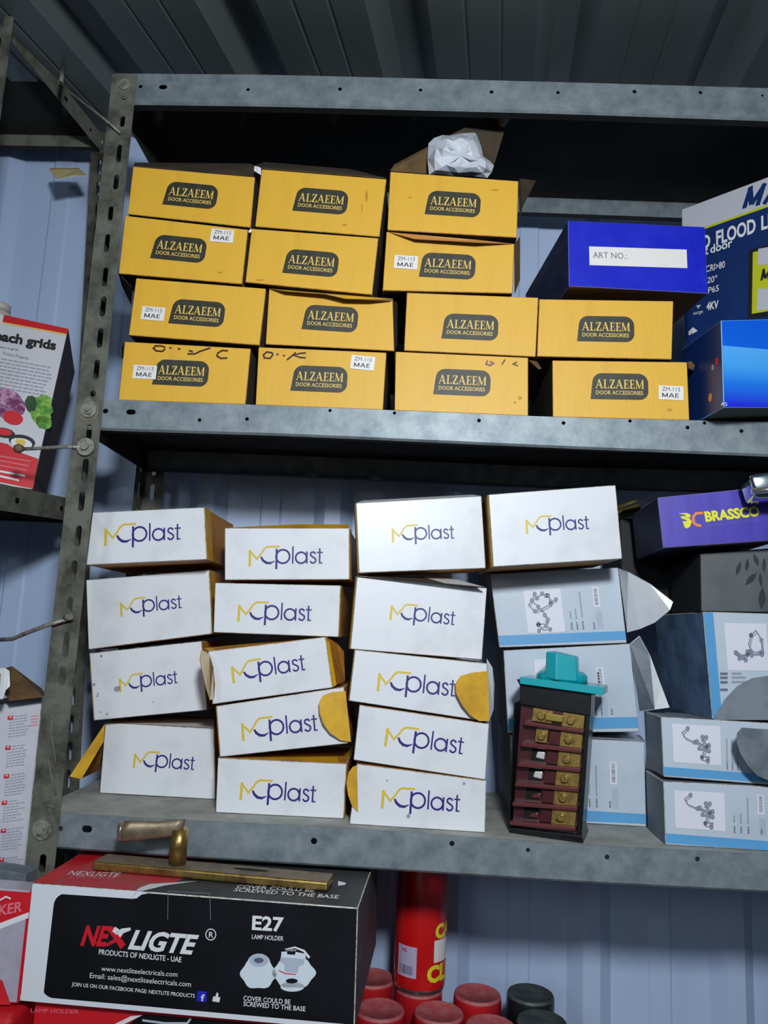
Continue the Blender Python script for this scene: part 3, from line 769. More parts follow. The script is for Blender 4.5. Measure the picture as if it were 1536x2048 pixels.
bmesh.ops.triangulate(bm, faces=bm.faces[:]); fixn(bm); bag.part('film', bm, [BAG])
# small bag below (neck into the box)
# ================================================================== WHITE BOXES
G2 = 'white and mustard boxes on the lower shelf'
MB_ = {}
WS = {3:(4,),2:(3,),1:(2,),8:(9,),7:(8,),6:(7,),5:(6,),13:(14,),12:(13,),11:(12,),10:(11,)}
def white(key, label, px, Y, lg, yaw=0.0, depth=0.17, left_y=True, m6=(0,1,1,1,1,1), strip=None):
    c = Carton('plumbing_part_box', label, px, Y, yaw, depth, [WHT, MYELD, MYEL], m6, WEDGE, G2, rest=low_f if key in (4,9,14) else None, on=[MB_[k] for k in WS.get(key, ())])
    # mustard return strips down both sides
    pr = Print(c.face); x0, x1, y0, y1 = lg
    a, b = Vector(c.face.at(x0, y0)), Vector(c.face.at(x1, y1)); d = b-a
    s = d.length/8.1; rot = math.atan2(d.y, d.x)
    o = a + Vector((math.cos(rot), math.sin(rot)))*0.14*s
    pr.add(MCY, LYEL, 0, tuple(o), rot, s); pr.add(MCN, NAVY, 1, tuple(o), rot, s)
    pr.done(c.t, 'printed_logo')
    if strip:
        # coloured border turned onto the side nearest the front
        f = c.face; bm = bmesh.new()
        for side in strip:
            i, j = (0, 3) if side == 'L' else (1, 2)
            sgn = -1 if side == 'L' else 1
            e = f.u*sgn*0.0006
            q = [c.fr[i] + e - f.n*0.0012, c.fr[i] + e - f.n*0.03, c.fr[j] + e - f.n*0.03, c.fr[j] + e - f.n*0.0012]
            slab(bm, q, f.u*sgn, 0.0003)
        fixn(bm); c.t.part('side_border', bm, [MYEL], label='mustard yellow border strip')
    MB_[key] = c; return c
white(4,'lowest white box of the leftmost stack, yellow flap open at left',[(210.6,1444.5),(428,1457.5),(430,1606),(199,1585.5)],0.125,(266,388,1531,1540))
white(3,'spotted white box second up in the leftmost stack',[(179,1306.5),(403,1282),(414,1420),(188,1441)],0.10,(239,355.5,1380,1366),strip='L')
white(2,'tall white box second from top in the leftmost stack',[(172,1160),(418,1139.6),(424.6,1267.6),(176.7,1299)],0.10,(241,364,1229,1216),strip='R')
white(1,'top white box of the leftmost stack, brown underside showing',[(185,1025),(408.6,1014.5),(413.5,1119),(172,1130)],0.05,(208.6,361,1086,1079),yaw=-1,m6=(0,1,1,1,1,1),strip='R')
white(9,'lowest white box of the second stack, mustard top edge showing',[(435.6,1516),(693.4,1528),(687,1645.7),(431,1626.6)],0.045,(479,630.5,1594,1604.7),strip='R',m6=(0,1,1,1,2,1))
white(8,'white box with round yellow flap bent over its right end, second stack',[(432.5,1412.5),(688,1374),(697,1486.7),(440,1514)],0.04,(484,635.6,1476,1461),strip='L')
white(7,'tilted white box with open ends in the middle of the second stack',[(416,1303),(651,1274),(665,1375.4),(424,1408.6)],0.04,(464.7,611,1361,1340),strip='R',m6=(0,1,1,1,2,1))
white(6,'white box second from top in the second stack',[(430,1165.5),(681.3,1171),(677,1278.7),(426.4,1269.4)],0.05,(474.7,622,1237.5,1242),strip='R')
white(5,'top white box of the second stack',[(449.4,1056),(698.4,1056),(699,1159),(449.4,1160)],0.05,(497,645,1127.4,1127),strip='R',m6=(0,1,1,1,2,1))
white(14,'lowest white box of the third stack, yellow tab at its left end',[(714,1528),(972.7,1561.5),(970,1672),(699,1646.3)],0.018,(762,918.7,1610.5,1623.7),yaw=2)
white(13,'white box second up in the third stack, slanting down right',[(719,1410),(978.3,1448),(971,1560),(707,1520)],0.02,(768.7,924.7,1486,1508.5),yaw=2)
white(12,'white box with round yellow flap bent over its right end, third stack',[(710,1299.5),(974,1327),(978.3,1444),(698,1401.6)],0.02,(753.6,909,1376,1393),yaw=3,strip='L',depth=0.09)
white(11,'white box with lid ajar, second from top in the third stack',[(714,1152),(974,1176),(964,1320.5),(700.8,1298.8)],0.02,(779,908.5,1235,1250.4),yaw=7,strip='L',depth=0.08)
white(10,'shiny white box on top of the third stack',[(712,1006),(963,992),(971.5,1136.4),(718,1145.8)],0.015,(784,908.5,1080.5,1077),yaw=6,strip='L',depth=0.08)
white(15,'highest white box, standing on the upper pale blue tap box',[(977,989),(1231.4,970),(1244.6,1117.5),(986.7,1133.7)],0.015,(1052,1178.5,1063,1058),yaw=3,strip='L',depth=0.14)
# flaps
c = MB_[4]; c.sheet([(210,1447,0.12),(139,1553,0.10),(163,1558,0.10),(207,1483,0.12)], MYEL, KRAFT)
c.sheet([(207,1483,0.125),(165,1556,0.17),(199,1540,0.19),(205,1500,0.15)], MYELD, KRAFT)
c.sheet([(212,1444,0.125),(330,1434,0.2),(428,1437,0.2),(428,1456,0.125)], WHT, KRAFT, 'lid')
c = MB_[8]
def arcflap(cx, pts): return pts
c.flap([(691,1382),(702,1484),(680,1480),(660,1466),(646,1447),(639,1425),(638,1404),(646,1391),(665,1384)], P(700,1440,0.036), 12, MYEL, MYELD, label='round mustard flap')
c = MB_[12]
c.flap([(976,1342),(978,1442),(958,1442),(940,1430),(924,1410),(912,1386),(911,1366),(921,1352),(945,1345)], P(980,1400,0.024), 12, MYEL, MYELD, label='round mustard flap')
c.sheet([(974,1318,0.05),(985,1335,0.06),(989,1370,0.07),(987,1420,0.06),(978,1443,0.04)], WHT, WHT)
c = MB_[14]
c.flap([(714,1530),(716,1624),(704,1612),(696,1590),(693,1565),(697,1545),(705,1534)], P(716,1580,0.017), 8, MYEL, MYELD, label='round mustard tab')
c = MB_[7]
c.sheet([(414,1303,0.04),(404,1300,0.028),(400,1318,0.018),(405,1345,0.014),(412,1375,0.014),(420,1400,0.020),(428,1398,0.022),(430,1370,0.02),(427,1335,0.022),(420,1312,0.03)], mat('greyish_card', (186,168,140), 0.7), KRAFT)
c.sheet([(418,1302,0.042),(408,1296,0.07),(590,1279,0.10),(650,1274,0.042)], MYEL, MYELD, 'lid')
c.sheet([(652,1275,0.042),(672,1284,0.075),(688,1303,0.09),(690,1362,0.09),(667,1372,0.042)], MYELD, KRAFT)
c.sheet([(653,1281,0.040),(659,1284,0.045),(673,1370,0.045),(666,1374,0.040)], MYEL, MYELD)
c = MB_[9]; c.sheet([(436,1515,0.045),(520,1513,0.10),(690,1505,0.12),(694,1527,0.045)], MYEL, MYELD, 'lid')
c = MB_[5]; c.sheet([(460,1055,0.05),(600,1048,0.08),(698,1049,0.08),(698,1056,0.05)], MYEL, MYELD, 'lid')
c = MB_[11]; c.sheet([(713,1152,0.018),(724,1151,0.04),(895,1154,0.08),(970,1174,0.022),(966,1175,0.03)], WHT, KRAFTD, 'lid')
c = MB_[10]; c.sheet([(712,1006,0.02),(725,1001,0.06),(945,989,0.08),(963,992,0.04)], WHT, KRAFTD, 'lid')
# dirt spots on the spotted box
pr = Print(MB_[3].face)
for x, y, r in ((188,1369,3.2),(196,1387,2),(195,1392,2),(214,1428,2.4),(201,1424,1.6),(203,1312,3),(306,1404,1.6),(234,1378,6.5)):
    ctr = MB_[3].face.at(x, y); pr.add([[(math.cos(t)*random.uniform(.8,1.1), math.sin(t)*random.uniform(.8,1.2)) for t in [k*math.pi/5 for k in range(10)]]], TXTL, 0, ctr, 0, r*0.00072)
pr.done(MB_[3].t, 'dirt_spot')
pr = Print(MB_[14].face)
for x, y, r in ((817,1632,4),(774,1561,2),(928,1567,3)):
    ctr = MB_[14].face.at(x, y); pr.add([[(math.cos(t)*random.uniform(.7,1.1), math.sin(t)*random.uniform(.7,1.3)) for t in [k*math.pi/5 for k in range(10)]]], TXTL, 0, ctr, 0, r*0.00068)
pr.done(MB_[14].t, 'dirt_spot')

# ================================================================== PALE BLUE TAP BOXES
G3 = 'pale blue tap boxes at the right of the lower shelf'
def facq(f, px, uv):
    """bilinear point in the pixel quad TL,TR,BR,BL"""
    u, v = uv
    t = (px[0][0]*(1-u)+px[1][0]*u, px[0][1]*(1-u)+px[1][1]*u); b = (px[3][0]*(1-u)+px[2][0]*u, px[3][1]*(1-u)+px[2][1]*u)
    return (t[0]*(1-v)+b[0]*v, t[1]*(1-v)+b[1]*v)
SKT2 = mat('soft_sketch_ink', (132,136,160), 0.5)
SK1 = [[(.3,.1),(.2,.25),(.35,.4),(.5,.55),(.55,.75)],[(.2,.25),(.1,.35),(.25,.5),(.45,.45),(.7,.35)],[(.65,.15),(.7,.3),(.85,.25)],[(.5,.6),(.62,.7),(.5,.85),(.3,.95)],[(.3,.8),(.42,.95),(.6,.93),(.45,.8),(.3,.82)],[(.35,.2),(.5,.1),(.6,.15)]]
SK2 = [[(.32,.1),(.2,.22),(.25,.35),(.45,.45),(.6,.5),(.66,.6)],[(.62,.3),(.66,.45),(.55,.6),(.75,.65)],[(.7,.3),(.6,.4),(.75,.5),(.62,.72),(.72,.85)],[(.6,.82),(.75,.8),(.72,.92),(.6,.9),(.6,.82)],[(.5,.42),(.7,.55)]]
SK3 = [[(.62,.25),(.55,.45),(.6,.6),(.8,.62)],[(.62,.25),(.75,.15),(.86,.35),(.86,.6)],[(.25,.65),(.4,.72),(.55,.6)],[(.22,.62),(.3,.75),(.45,.78)],[(.5,.6),(.6,.68),(.85,.66)],[(.3,.68),(.5,.66)]]
def tapface(c, px, pic, sk, stripe=0.84, vert=None, txt=True, picm=PHOTO):
    f = c.face; pr = Print(f); q = lambda u, v: facq(f, px, (u, v))
    if vert: pr.quad([q(0.003,0.005), q(vert,0.005), q(vert,0.995), q(0.003,0.995)], FBLU, 0)
    else: pr.quad([q(0.003,stripe), q(0.997,stripe), q(0.997,0.955), q(0.003,0.975)], FBLU, 0)
    pr.done(c.t, 'blue_stripe', 'sky blue stripe')
    pr = Print(f, 0.0005)
    if pic:
        u0, v0, u1, v1 = pic
        pr.quad([q(u0,v0), q(u1,v0), q(u1,v1), q(u0,v1)], picm, 0)
        for s_ in sk: pr.curve([q(u0+(u1-u0)*a, v0+(v1-v0)*b) for a, b in s_], 2.4, SKT2, 1)
        for s_ in sk[:3]: pr.curve([q(u0+(u1-u0)*(a+.03), v0+(v1-v0)*(b+.04)) for a, b in s_], 2.2, TXTL, 2)
        for s_ in sk:
            for a, b in (s_[0], s_[-1], s_[len(s_)//2]):
                x, y = q(u0+(u1-u0)*a, v0+(v1-v0)*b); pr.quad([(x+4.2*math.cos(t), y+4.8*math.sin(t)) for t in [k*math.pi/5 for k in range(10)]], SKT2, 3)
                pr.quad([(x+1.8*math.cos(t), y+2*math.sin(t)) for t in [k*math.pi/5 for k in range(10)]], TXTL, 4)
        pr.done(c.t, 'tap_picture', 'pale square with a grey tap drawing')
def taptext(c, px, u0, u1, v0, v1, barcode):
    """vertical columns of small print on the label and a barcode"""
    f = c.face; pr = Print(f, 0.0005); q = lambda u, v: facq(f, px, (u, v)); rr = random.Random(int(px[0][0]))
    cols = [(0.05, .82, .97), (0.05, .55, .72), (.16, .82, .97), (.16, .5, .72), (.28, .80, .97), (.28, .1, .72), (.5, .84, .97)]
    for a, b0, b1 in cols:
        uu = u0 + (u1-u0)*a; v = v0 + (v1-v0)*b0; ve = v0 + (v1-v0)*b1
        while v < ve:
            h = rr.uniform(.012, .028); pr.quad([q(uu, v), q(uu+.012, v), q(uu+.012, v+h), q(uu, v+h)], TXT if b0 > .7 else TXTL, 0); v += h + .007
    ub = u0 + (u1-u0)*barcode
    pr.quad([q(ub-.012, v0), q(ub+.04, v0), q(ub+.04, v0+(v1-v0)*.48), q(ub-.012, v0+(v1-v0)*.48)], PHOTO, 0)
    v = v0 + (v1-v0)*.03
    while v < v0 + (v1-v0)*.42:
        h = rr.choice((.004,.007,.010)); pr.quad([q(ub,v), q(ub+.028,v), q(ub+.028,v+h), q(ub,v+h)], TXT, 1); v += h + rr.choice((.006,.009))
    for k in range(4):
        uu = ub + .002 + k*.013; pr.quad([q(uu, v0+(v1-v0)*.58), q(uu+.003, v0+(v1-v0)*.58), q(uu+.003, v1), q(uu, v1)], TXTL, 0)
    pr.done(c.t, 'printed_text')
def tapbox(label, px, Y, yaw=0, depth=0.17, m6=(0,1,1,1,1,1), mats=None, rest=None, on=()):
    return Carton('tap_box', label, px, Y, yaw, depth, mats or [FWHT, FGRY], m6, WEDGE, G3, rest=rest, on=on)
p3 = [(1020,1470),(1289,1484),(1293,1655.7),(1026,1640)]
f3 = tapbox('pale blue tap box standing on the shelf directly behind the rotary switch', p3, 0.115, rest=low_f); tapface(f3, p3, None, [], 0.84); taptext(f3, p3, .50, .95, .25, .80, .55)
f3.sheet([(1173,1475,0.117),(1180,1470,0.16),(1280,1470,0.2),(1290,1483,0.117)], FWHT, FGRY, 'lid')
p2 = [(1007,1301),(1260,1287.5),(1278.7,1463.7),(1016,1466)]
f2 = tapbox('middle pale blue tap box, partly hidden by the teal switch knob', p2, 0.11, on=(f3,)); tapface(f2, p2, (.235,.13,.40,.6), [], 0.83); taptext(f2, p2, .62, .98, .25, .82, .30)
f2.sheet([(1260,1287,0.11),(1279,1271,0.12),(1300,1310,0.10),(1322,1370,0.08),(1339,1415,0.07),(1310,1419,0.08),(1279,1423,0.11)], WHT, FGRY)
p1 = [(980,1148),(1236.5,1135),(1253.6,1286),(998.6,1295)]
f1 = tapbox('upper pale blue tap box, white flap sticking out at its right', p1, 0.11, depth=0.06, on=(f2,)); tapface(f1, p1, (.24,.24,.53,.82), SK1, 0.84); taptext(f1, p1, .56, .95, .24, .80, .58)
f1.sheet([(1237,1137,0.11),(1256,1144,0.08),(1300,1168,0.06),(1346,1204,0.05),(1340,1220,0.05),(1310,1245,0.07),(1280,1258,0.09),(1254,1265,0.11)], WHT, FGRY)
p6 = [(1326.7,1563),(1590,1576),(1594,1711),(1331,1689)]
f6 = tapbox('pale blue tap box on the shelf, lowest at the right edge', p6, 0.02, yaw=-2, depth=0.085, rest=low_f); tapface(f6, p6, (.08,.13,.46,.72), SK2, 0.82); taptext(f6, p6, .50, .96, .13, .74, .48)
p5 = [(1322,1433.8),(1590,1449),(1590,1574),(1327.5,1553.7)]
f5 = tapbox('pale blue tap box with grey round flap, second up at right edge', p5, 0.025, yaw=-2, depth=0.085, on=(f6,)); tapface(f5, p5, (.08,.10,.44,.74), SK2, 0.83)
pr = Print(f5.face, 0.0005); rr = random.Random(5)
for uu in (.48,.52,.56):
    v = .3
    while v < .8:
        h = .02; q = lambda u, v: facq(f5.face, p5, (u, v)); pr.quad([q(uu,v),q(uu+.012,v),q(uu+.012,v+h),q(uu,v+h)], TXT if v > .66 else TXTL); v += h+.012
pr.done(f5.t, 'printed_text')
f5.flap([(1620,1462),(1620,1566),(1540,1562),(1515,1552),(1496,1532),(1480,1506),(1473,1484),(1474,1466),(1484,1455),(1510,1457),(1560,1460)], P(1600,1500,0.0), 9, FGRY, FGRY, label='grey round flap')
p4 = [(1406,1223.7),(1640,1228),(1652,1441),(1425,1439)]
f4 = tapbox('pale blue tap box with scuffed blue side, upper right', p4, 0.03, yaw=4, m6=(0,1,1,1,1,1), mats=[FWHT, FSIDE], on=(f5,)); tapface(f4, p4, (.17,.10,.53,.54), SK3, vert=0.085)
pr = Print(f4.face, 0.0005)
for k, (y, n) in enumerate(((1345,0),(1353,0),(1362,0),(1377,1))):
    pr.quad([(1440,y),(1455,y),(1455,y+5),(1440,y+5)], TXT)
    if not n: pr.quad([(1463,y),(1483+k*8,y),(1483+k*8,y+4),(1463,y+4)], TXTL)
pr.done(f4.t, 'printed_text')
f4.flap([(1640,1440),(1427,1440),(1434,1425),(1450,1398),(1475,1372),(1505,1356),(1545,1350),(1600,1352),(1640,1360)], P(1427,1440,0.025), -5, FGRY, FGRY, label='grey round flap')
# side oval mark on the scuffed blue side
sf = Face(f4.fr[3], u=(f4.bk[3]-f4.fr[3]), v=(0,0,1)); pr = Print(sf, 0.0004)
pr.curve([(1338,1290),(1344,1285),(1354,1290),(1358,1308),(1356,1330),(1349,1336),(1340,1330),(1337,1310),(1338,1290)], 1.6, FWHT)
pr.done(f4.t, 'oval_mark')

# dark carton above, carrying the purple box
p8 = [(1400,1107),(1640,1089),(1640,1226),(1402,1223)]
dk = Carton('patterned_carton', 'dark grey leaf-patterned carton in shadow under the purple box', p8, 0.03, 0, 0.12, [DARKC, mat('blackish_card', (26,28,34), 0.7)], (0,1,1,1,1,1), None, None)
pr = Print(dk.face)
def leaf(pr, x, y, w_, h, rot, m):
    pts = [(math.sin(math.pi*k/8)*w_/2, -h/2 + h*k/8) for k in range(9)] + [(-math.sin(math.pi*k/8)*w_/2, h/2 - h*k/8) for k in range(1, 8)]
    c_, s_ = math.cos(rot), math.sin(rot)
    pr.quad([(x + a*c_ - b*s_, y + a*s_ + b*c_) for a, b in pts], m)
GRN = mat('dark_leaf_ink', (36,46,48), 0.6)
for a in ((1477,1137,9,30,.3),(1494,1130,8,28,.1),(1502,1158,12,34,.75),(1521,1160,7,30,-.1),(1524,1197,14,46,0.05),(1512,1120,9,26,-.4),(1528,1130,8,30,0)): leaf(pr, *a, GRN)
pr.done(dk.t, 'leaf_print')
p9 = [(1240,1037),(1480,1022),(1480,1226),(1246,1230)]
bk9 = Carton('added_dark_filler', 'added blackish block standing in for the shade behind the purple box', p9, 0.178, 0, 0.09, [mat('blackish_card', (26,28,34), 0.7)], (0,)*6, None, None)  # added filler, keeps the gap dark where the pale wall showed through
# purple box
pb = [(1315,995),(1560,971),(1568,1079),(1326.5,1096)]
bc = Carton('purple_fitting_box', 'purple box with yellow lettering at the right of the lower shelf', pb, 0.0, -3, 0.15, [PURP, PURD, BLACKD], (0,1,1,1,2,1), mat('purple_edge', (120,110,160), 0.6), None)
pr = Print(bc.face)
pr.text('BRASSCO', (1411,1043), (1520,1031), NEONY, 19, 1, 0.045)
pr.text('MORE THAN LOVE', (1412,1055), (1521,1042), PURT, 6, 1, 0.0)
for q_ in ([(1356,1027),(1374,1026),(1381,1030),(1380,1035),(1364,1036),(1360,1033),(1372,1032),(1371,1030)],[(1360,1036),(1378,1036),(1383,1042),(1382,1047),(1367,1046),(1364,1043),(1374,1042),(1372,1040)],[(1366,1046),(1382,1046),(1380,1053),(1374,1057),(1369,1055)]): pr.quad(q_, NEONY, 1)
pr.curve([(1406,1026),(1392,1027),(1386,1034),(1387,1046),(1393,1050),(1402,1052)], 5.5, ORNG, 2)
pr.done(bc.t, 'printed_logo')
sf = Face(bc.fr[3], u=(bc.bk[3]-bc.fr[3]), v=(0,0,1)); pr = Print(sf, 0.0004)
for x in (1298,1302): pr.curve([(x,1040),(x-1,1048),(x+1,1056),(x,1062)], 1.3, CREAM)
pr.curve([(1272,1038),(1276,1048),(1278,1062),(1277,1078),(1284,1090)], 2.2, FGRY); pr.done(bc.t, 'side_print')
bc.sheet([(1315,995,0.0),(1290,1004,0.08),(1237,1020,0.15),(1250,1012,0.15),(1300,995,0.12)], PURD, BLACKD)
sp = Thing('threaded_fitting', 'olive threaded rod end poking out behind the purple box', 'rod', P(1255,1028,0.17))
bm = bmesh.new(); a, b = P(1232,1030,0.18), P(1282,1020,0.16)
tube(bm, [lerp(a,b,k/48) for k in range(49)], [0.0075 if k%2 else 0.0058 for k in range(49)], 14)
sp.part('thread', bm, [OLIVE]); 
bm = bmesh.new(); tube(bm, [P(1236,1016,0.2), P(1275,1006,0.18)], 0.006, 12); sp.part('pin', bm, [OLIVE])
# chrome corner at right edge
ch = Thing('chrome_fitting', 'shiny chrome fitting corner at the right edge above the purple box', 'fitting', P(1530,975,-0.05))
bm = bmesh.new()
fr = [P(1497,949,-0.06), P(1600,936,-0.07), P(1600,990,-0.07), P(1511,996,-0.06)]
hexa(bm, fr, [p + Vector((0.004,0.04,-0.003)) for p in fr]); fixn(bm); bevel(bm, 0.006, 4)
ch.part('block', bm, [CHROME], smooth=True)
bm = bmesh.new(); tube(bm, [P(1503,983,-0.064), P(1600,973,-0.074)], 0.004, 12); ch.part('rim', bm, [STEEL])

# ================================================================== BLUE BOXES ON THE MIDDLE SHELF
pA = [(1136,441),(1410,453.5),(1416,587),(1138,572)]
ba = Carton('royal_blue_box', 'royal blue box with blank white label, resting on a yellow box', pA, -0.012, 6, 0.24, [BLUE, BLUED, mat('bounce_lit_kraft', (186,128,76), 0.8)], (0,1,1,1,1,2), mat('blue_edge', (90,100,190), 0.6), None, on=(YB[13],))  # kraft underside, its colour brightened for orange bounce off the yellow box
pr = Print(ba.face); pr.quad([(1178,493),(1373,499.5),(1374.5,536.5),(1179,530.5)], STK); pr.text('ART NO.:', (1186,516), (1254,518), TXT, 12, 1, 0.0); pr.done(ba.t, 'label_panel', 'white blank label')
# flood light carton: tall, turned towards the left
fa = P(1363, 419, 0.20); yaw = -44
ff = Face(fa, yaw)
bmz = max(mid_f(fa.x), mid_f(fa.x+0.13)) + 0.003
def onff(px, py): return ff.W(px, py)
u0 = 0.0; uL = 0.155
tz = fa.z
tl, tr = ff.w(0, 0), ff.w(uL, 0)
bl, br_ = Vector((tl.x, tl.y, bmz)), Vector((tr.x, tr.y, bmz))
fl = Thing('flood_light_carton', 'tall navy carton with silver band and lamp picture, mid shelf right edge', 'box', (tl+tr)/2 + Vector((0,0,bmz-tz)))
bm = bmesh.new(); hexa(bm, [tl,tr,br_,bl], [p - ff.n*0.09 for p in (tl,tr,br_,bl)], (0,0,0,0,1,0)); fixn(bm); bevel(bm, 0.0009, 1, 1)
fl.part('carton', bm, [NAVYC, SILV])
pr = Print(ff)
e = 0.0
def ffp(a, b): return (a, b)
h = lambda y0, px: 0
q1 = ff.at(1412,453); q2 = ff.at(1536,411); q1b = ff.at(1412,447)
band = -(abs(q1[1])); 
pr.add([[(0.001,-0.001),(uL-.001,-0.001),(uL-.001,band),(0.001,band)]], SILV, 0)
pr.add([[(0.001,band),(uL-.001,band),(uL-.001,band-0.004),(0.001,band-0.004)]], LIME, 0)
pr.done(fl, 'silver_band', 'silver white top band with lime line')
pr = Print(ff, 0.0006)
def maxword(p0, p1, hpx, m_, layer):
    pl, wd = block_word('MAX', .26); pl = [[(x + y*.22, y) for x, y in p] for p in pl]
    a, b = Vector(ff.at(*p0)), Vector(ff.at(*p1)); d = b - a; c_ = Vector(ff.at(p0[0], p0[1]-hpx))
    pr.add(pl, m_, layer, tuple(a), math.atan2(d.y, d.x), d.length/wd, (c_-a).length)
maxword((1484,418), (1600,394), 40, NAVYC, 1)
pr.text('LED', (1380,507), (1421,494), WINK, 26, 1, 0.03); pr.text('FLOOD', (1433,490), (1512,464), WINK, 27, 1, 0.03); pr.text('LIGHT', (1523,460), (1600,436), WINK, 27, 1, 0.03)
pr.text('Out', (1385,519), (1417,508), WINK, 17, 1, 0.02); pr.text('door', (1421,507), (1465,493), WINK, 16, 1, 0.02)
pr.text('CRI>80', (1412,545), (1450,535), WINK, 13, 1, 0.01)
pr.text('120°', (1410,568), (1434,563), WINK, 12, 1, 0.01)
pr.text('IP65', (1413,588), (1438,582), WINK, 12, 1, 0.01)
pr.text('4KV', (1413,621), (1437,616), WINK, 15, 1, 0.03)
pr.text('surge', (1387,630), (1406,626), WINK, 7, 1, 0.0)
pr.curve([(1393,613),(1400,611),(1396,617)], 2, WINK)
pr.curve([(1380,670),(1380,664),(1386,658),(1391,662),(1384,666)], 5, WINK)
pr.quad([(1498,500),(1600,472),(1600,625),(1496,638)], BLK, 0)
pr.quad([(1506,505),(1600,482),(1600,612),(1504,628)], LIME, 1)
pr.quad([(1517,490+8),(1600,478+6),(1600,528),(1516,530)], SILV, 2)
pr.quad([(1516,578),(1600,574),(1600,608),(1514,622)], SILV, 2)
maxword((1521,562), (1580,548), 22, BLK, 3)
pr.done(fl, 'front_print')
# bright blue gradient carton overhanging shelf edge
pG = [(1442,640.5),(1640,636),(1640,815),(1447.6,815)]
bg = Carton('bright_blue_carton', 'glossy light blue carton overhanging the shelf edge at far right', pG, -0.055, 8, 0.11, [SKYB, NAVYC, GREYG], (0,1,1,1,1,2), mat('pale_blue_edge', (120,180,230), 0.4), None)
pr = Print(bg.face)
GR = bpy.data.materials.new('blue_banded_print'); GR.use_nodes = True
nt = GR.node_tree; b_ = nt.nodes['Principled BSDF']; b_.inputs['Roughness'].default_value = 0.3
tc = nt.nodes.new('ShaderNodeTexCoord'); sx_ = nt.nodes.new('ShaderNodeSeparateXYZ'); mr = nt.nodes.new('ShaderNodeMapRange'); cr_ = nt.nodes.new('ShaderNodeValToRGB')
nt.links.new(tc.outputs['Object'], sx_.inputs[0]); nt.links.new(sx_.outputs[2], mr.inputs[0]); nt.links.new(mr.outputs[0], cr_.inputs[0]); nt.links.new(cr_.outputs[0], b_.inputs['Base Color'])
hh = bg.fr[0].z - bg.fr[3].z
mr.inputs[1].default_value = 0.0; mr.inputs[2].default_value = hh
es = cr_.color_ramp.elements; es[0].position = 0.0; es[0].color = lin((34,44,214)); es[1].position = 1.0; es[1].color = lin((10,90,214))
for pos, c_ in ((0.25,(30,120,226)),(0.45,(70,160,236)),(0.66,(84,168,236)),(0.665,(14,96,216))):
    e_ = es.new(pos); e_.color = lin(c_)
pr.quad([(1443.5,642),(1638,638),(1638,814),(1449,814)], GR); pr.done(bg.t, 'blue_print')
sf = Face(bg.fr[3], u=(bg.bk[3]-bg.fr[3]), v=(0,0,1)); pr = Print(sf, 0.0004)
for (x, y, r, m_) in ((1421,795,6,ORNG),(1434,723,5,RINK),(1426,735,4,TXTL)):
    cc = sf.at(x, y); pr.add([[(math.cos(k*math.pi/5), 1.3*math.sin(k*math.pi/5)) for k in range(10)]], m_, 0, cc, 0, r*0.0008)
pr.done(bg.t, 'side_print')
pr = Print(bg.face, 0.0007); pr.text('AS', (1441,812), (1454,812), WINK, 7, 1, 0.0); pr.done(bg.t, 'corner_letters')

# ================================================================== ROTARY SWITCH
sw_y = -18
an = PZ(1166, 1686, low_f(0.26) + 0.0003)
sfc = Face(an, sw_y)
sw = Thing('rotary_cam_switch', 'teal-knobbed rotary switch with maroon stacked body on the shelf edge', 'switch', an)
def sbox(bm, pxs, c0, c1, mi=0):
    """pixel quad TL,TR,BR,BL on the switch front plane, from offset c0 (front) back to c1"""
    fr = [sfc.W(*p) + sfc.n*c0 for p in pxs]; bk = [p - sfc.n*(c0-c1) for p in fr]
    hexa(bm, fr, bk, (mi,)*6)
def screw_on(term, c, h=0.005):
    bm = bmesh.new(); tube(bm, [c - sfc.n*0.001, c + sfc.n*(h-.001), c + sfc.n*h], [0.0052,0.0052,0.004], 14)
    box_frame(bm, c, sfc.u, sfc.v, sfc.n, -0.0045, 0.0045, -0.0006, 0.0006, h-.0001, h+.0006)
    sw.part('screw', bm, [TBR], parent=term)
def spart(name, quads, m, bev=0.0008, label=None):
    bm = bmesh.new()
    for qd, c0, c1 in quads: sbox(bm, qd, c0, c1)
    for v_ in bm.verts: v_.co.z = max(v_.co.z, low_f(v_.co.x) + 0.0005)
    fixn(bm)
    if bev: bevel(bm, bev, 2)
    return sw.part(name, bm, [m], label=label)
spart('base_plate', [([(1020,1655),(1164,1672),(1167,1686),(1018,1668)], 0.002, -0.068)], BPL)
spart('housing', [([(1040,1404),(1176,1430),(1160,1672),(1022,1655)], -0.008, -0.06)], MAR)
spart('front_block', [([(1040,1366),(1183,1386),(1181,1432),(1040,1408)], 0.001, -0.062)], BPL)
spart('side_rail', [([(1173,1412),(1181,1413),(1163,1676),(1153,1674)], 0.0, -0.062), ([(1026,1405),(1029,1405),(1018,1656),(1015,1655)], -0.006, -0.06)], BPL, 0.0005)
spart('face_plate', [([(1042,1353),(1208,1374),(1208,1390),(1042,1367)], 0.010, -0.066)], TEAL, label='teal face plate')
spart('plate_backing', [([(1034,1358),(1195,1383),(1190,1390),(1040,1370)], 0.004, -0.064)], BPL)
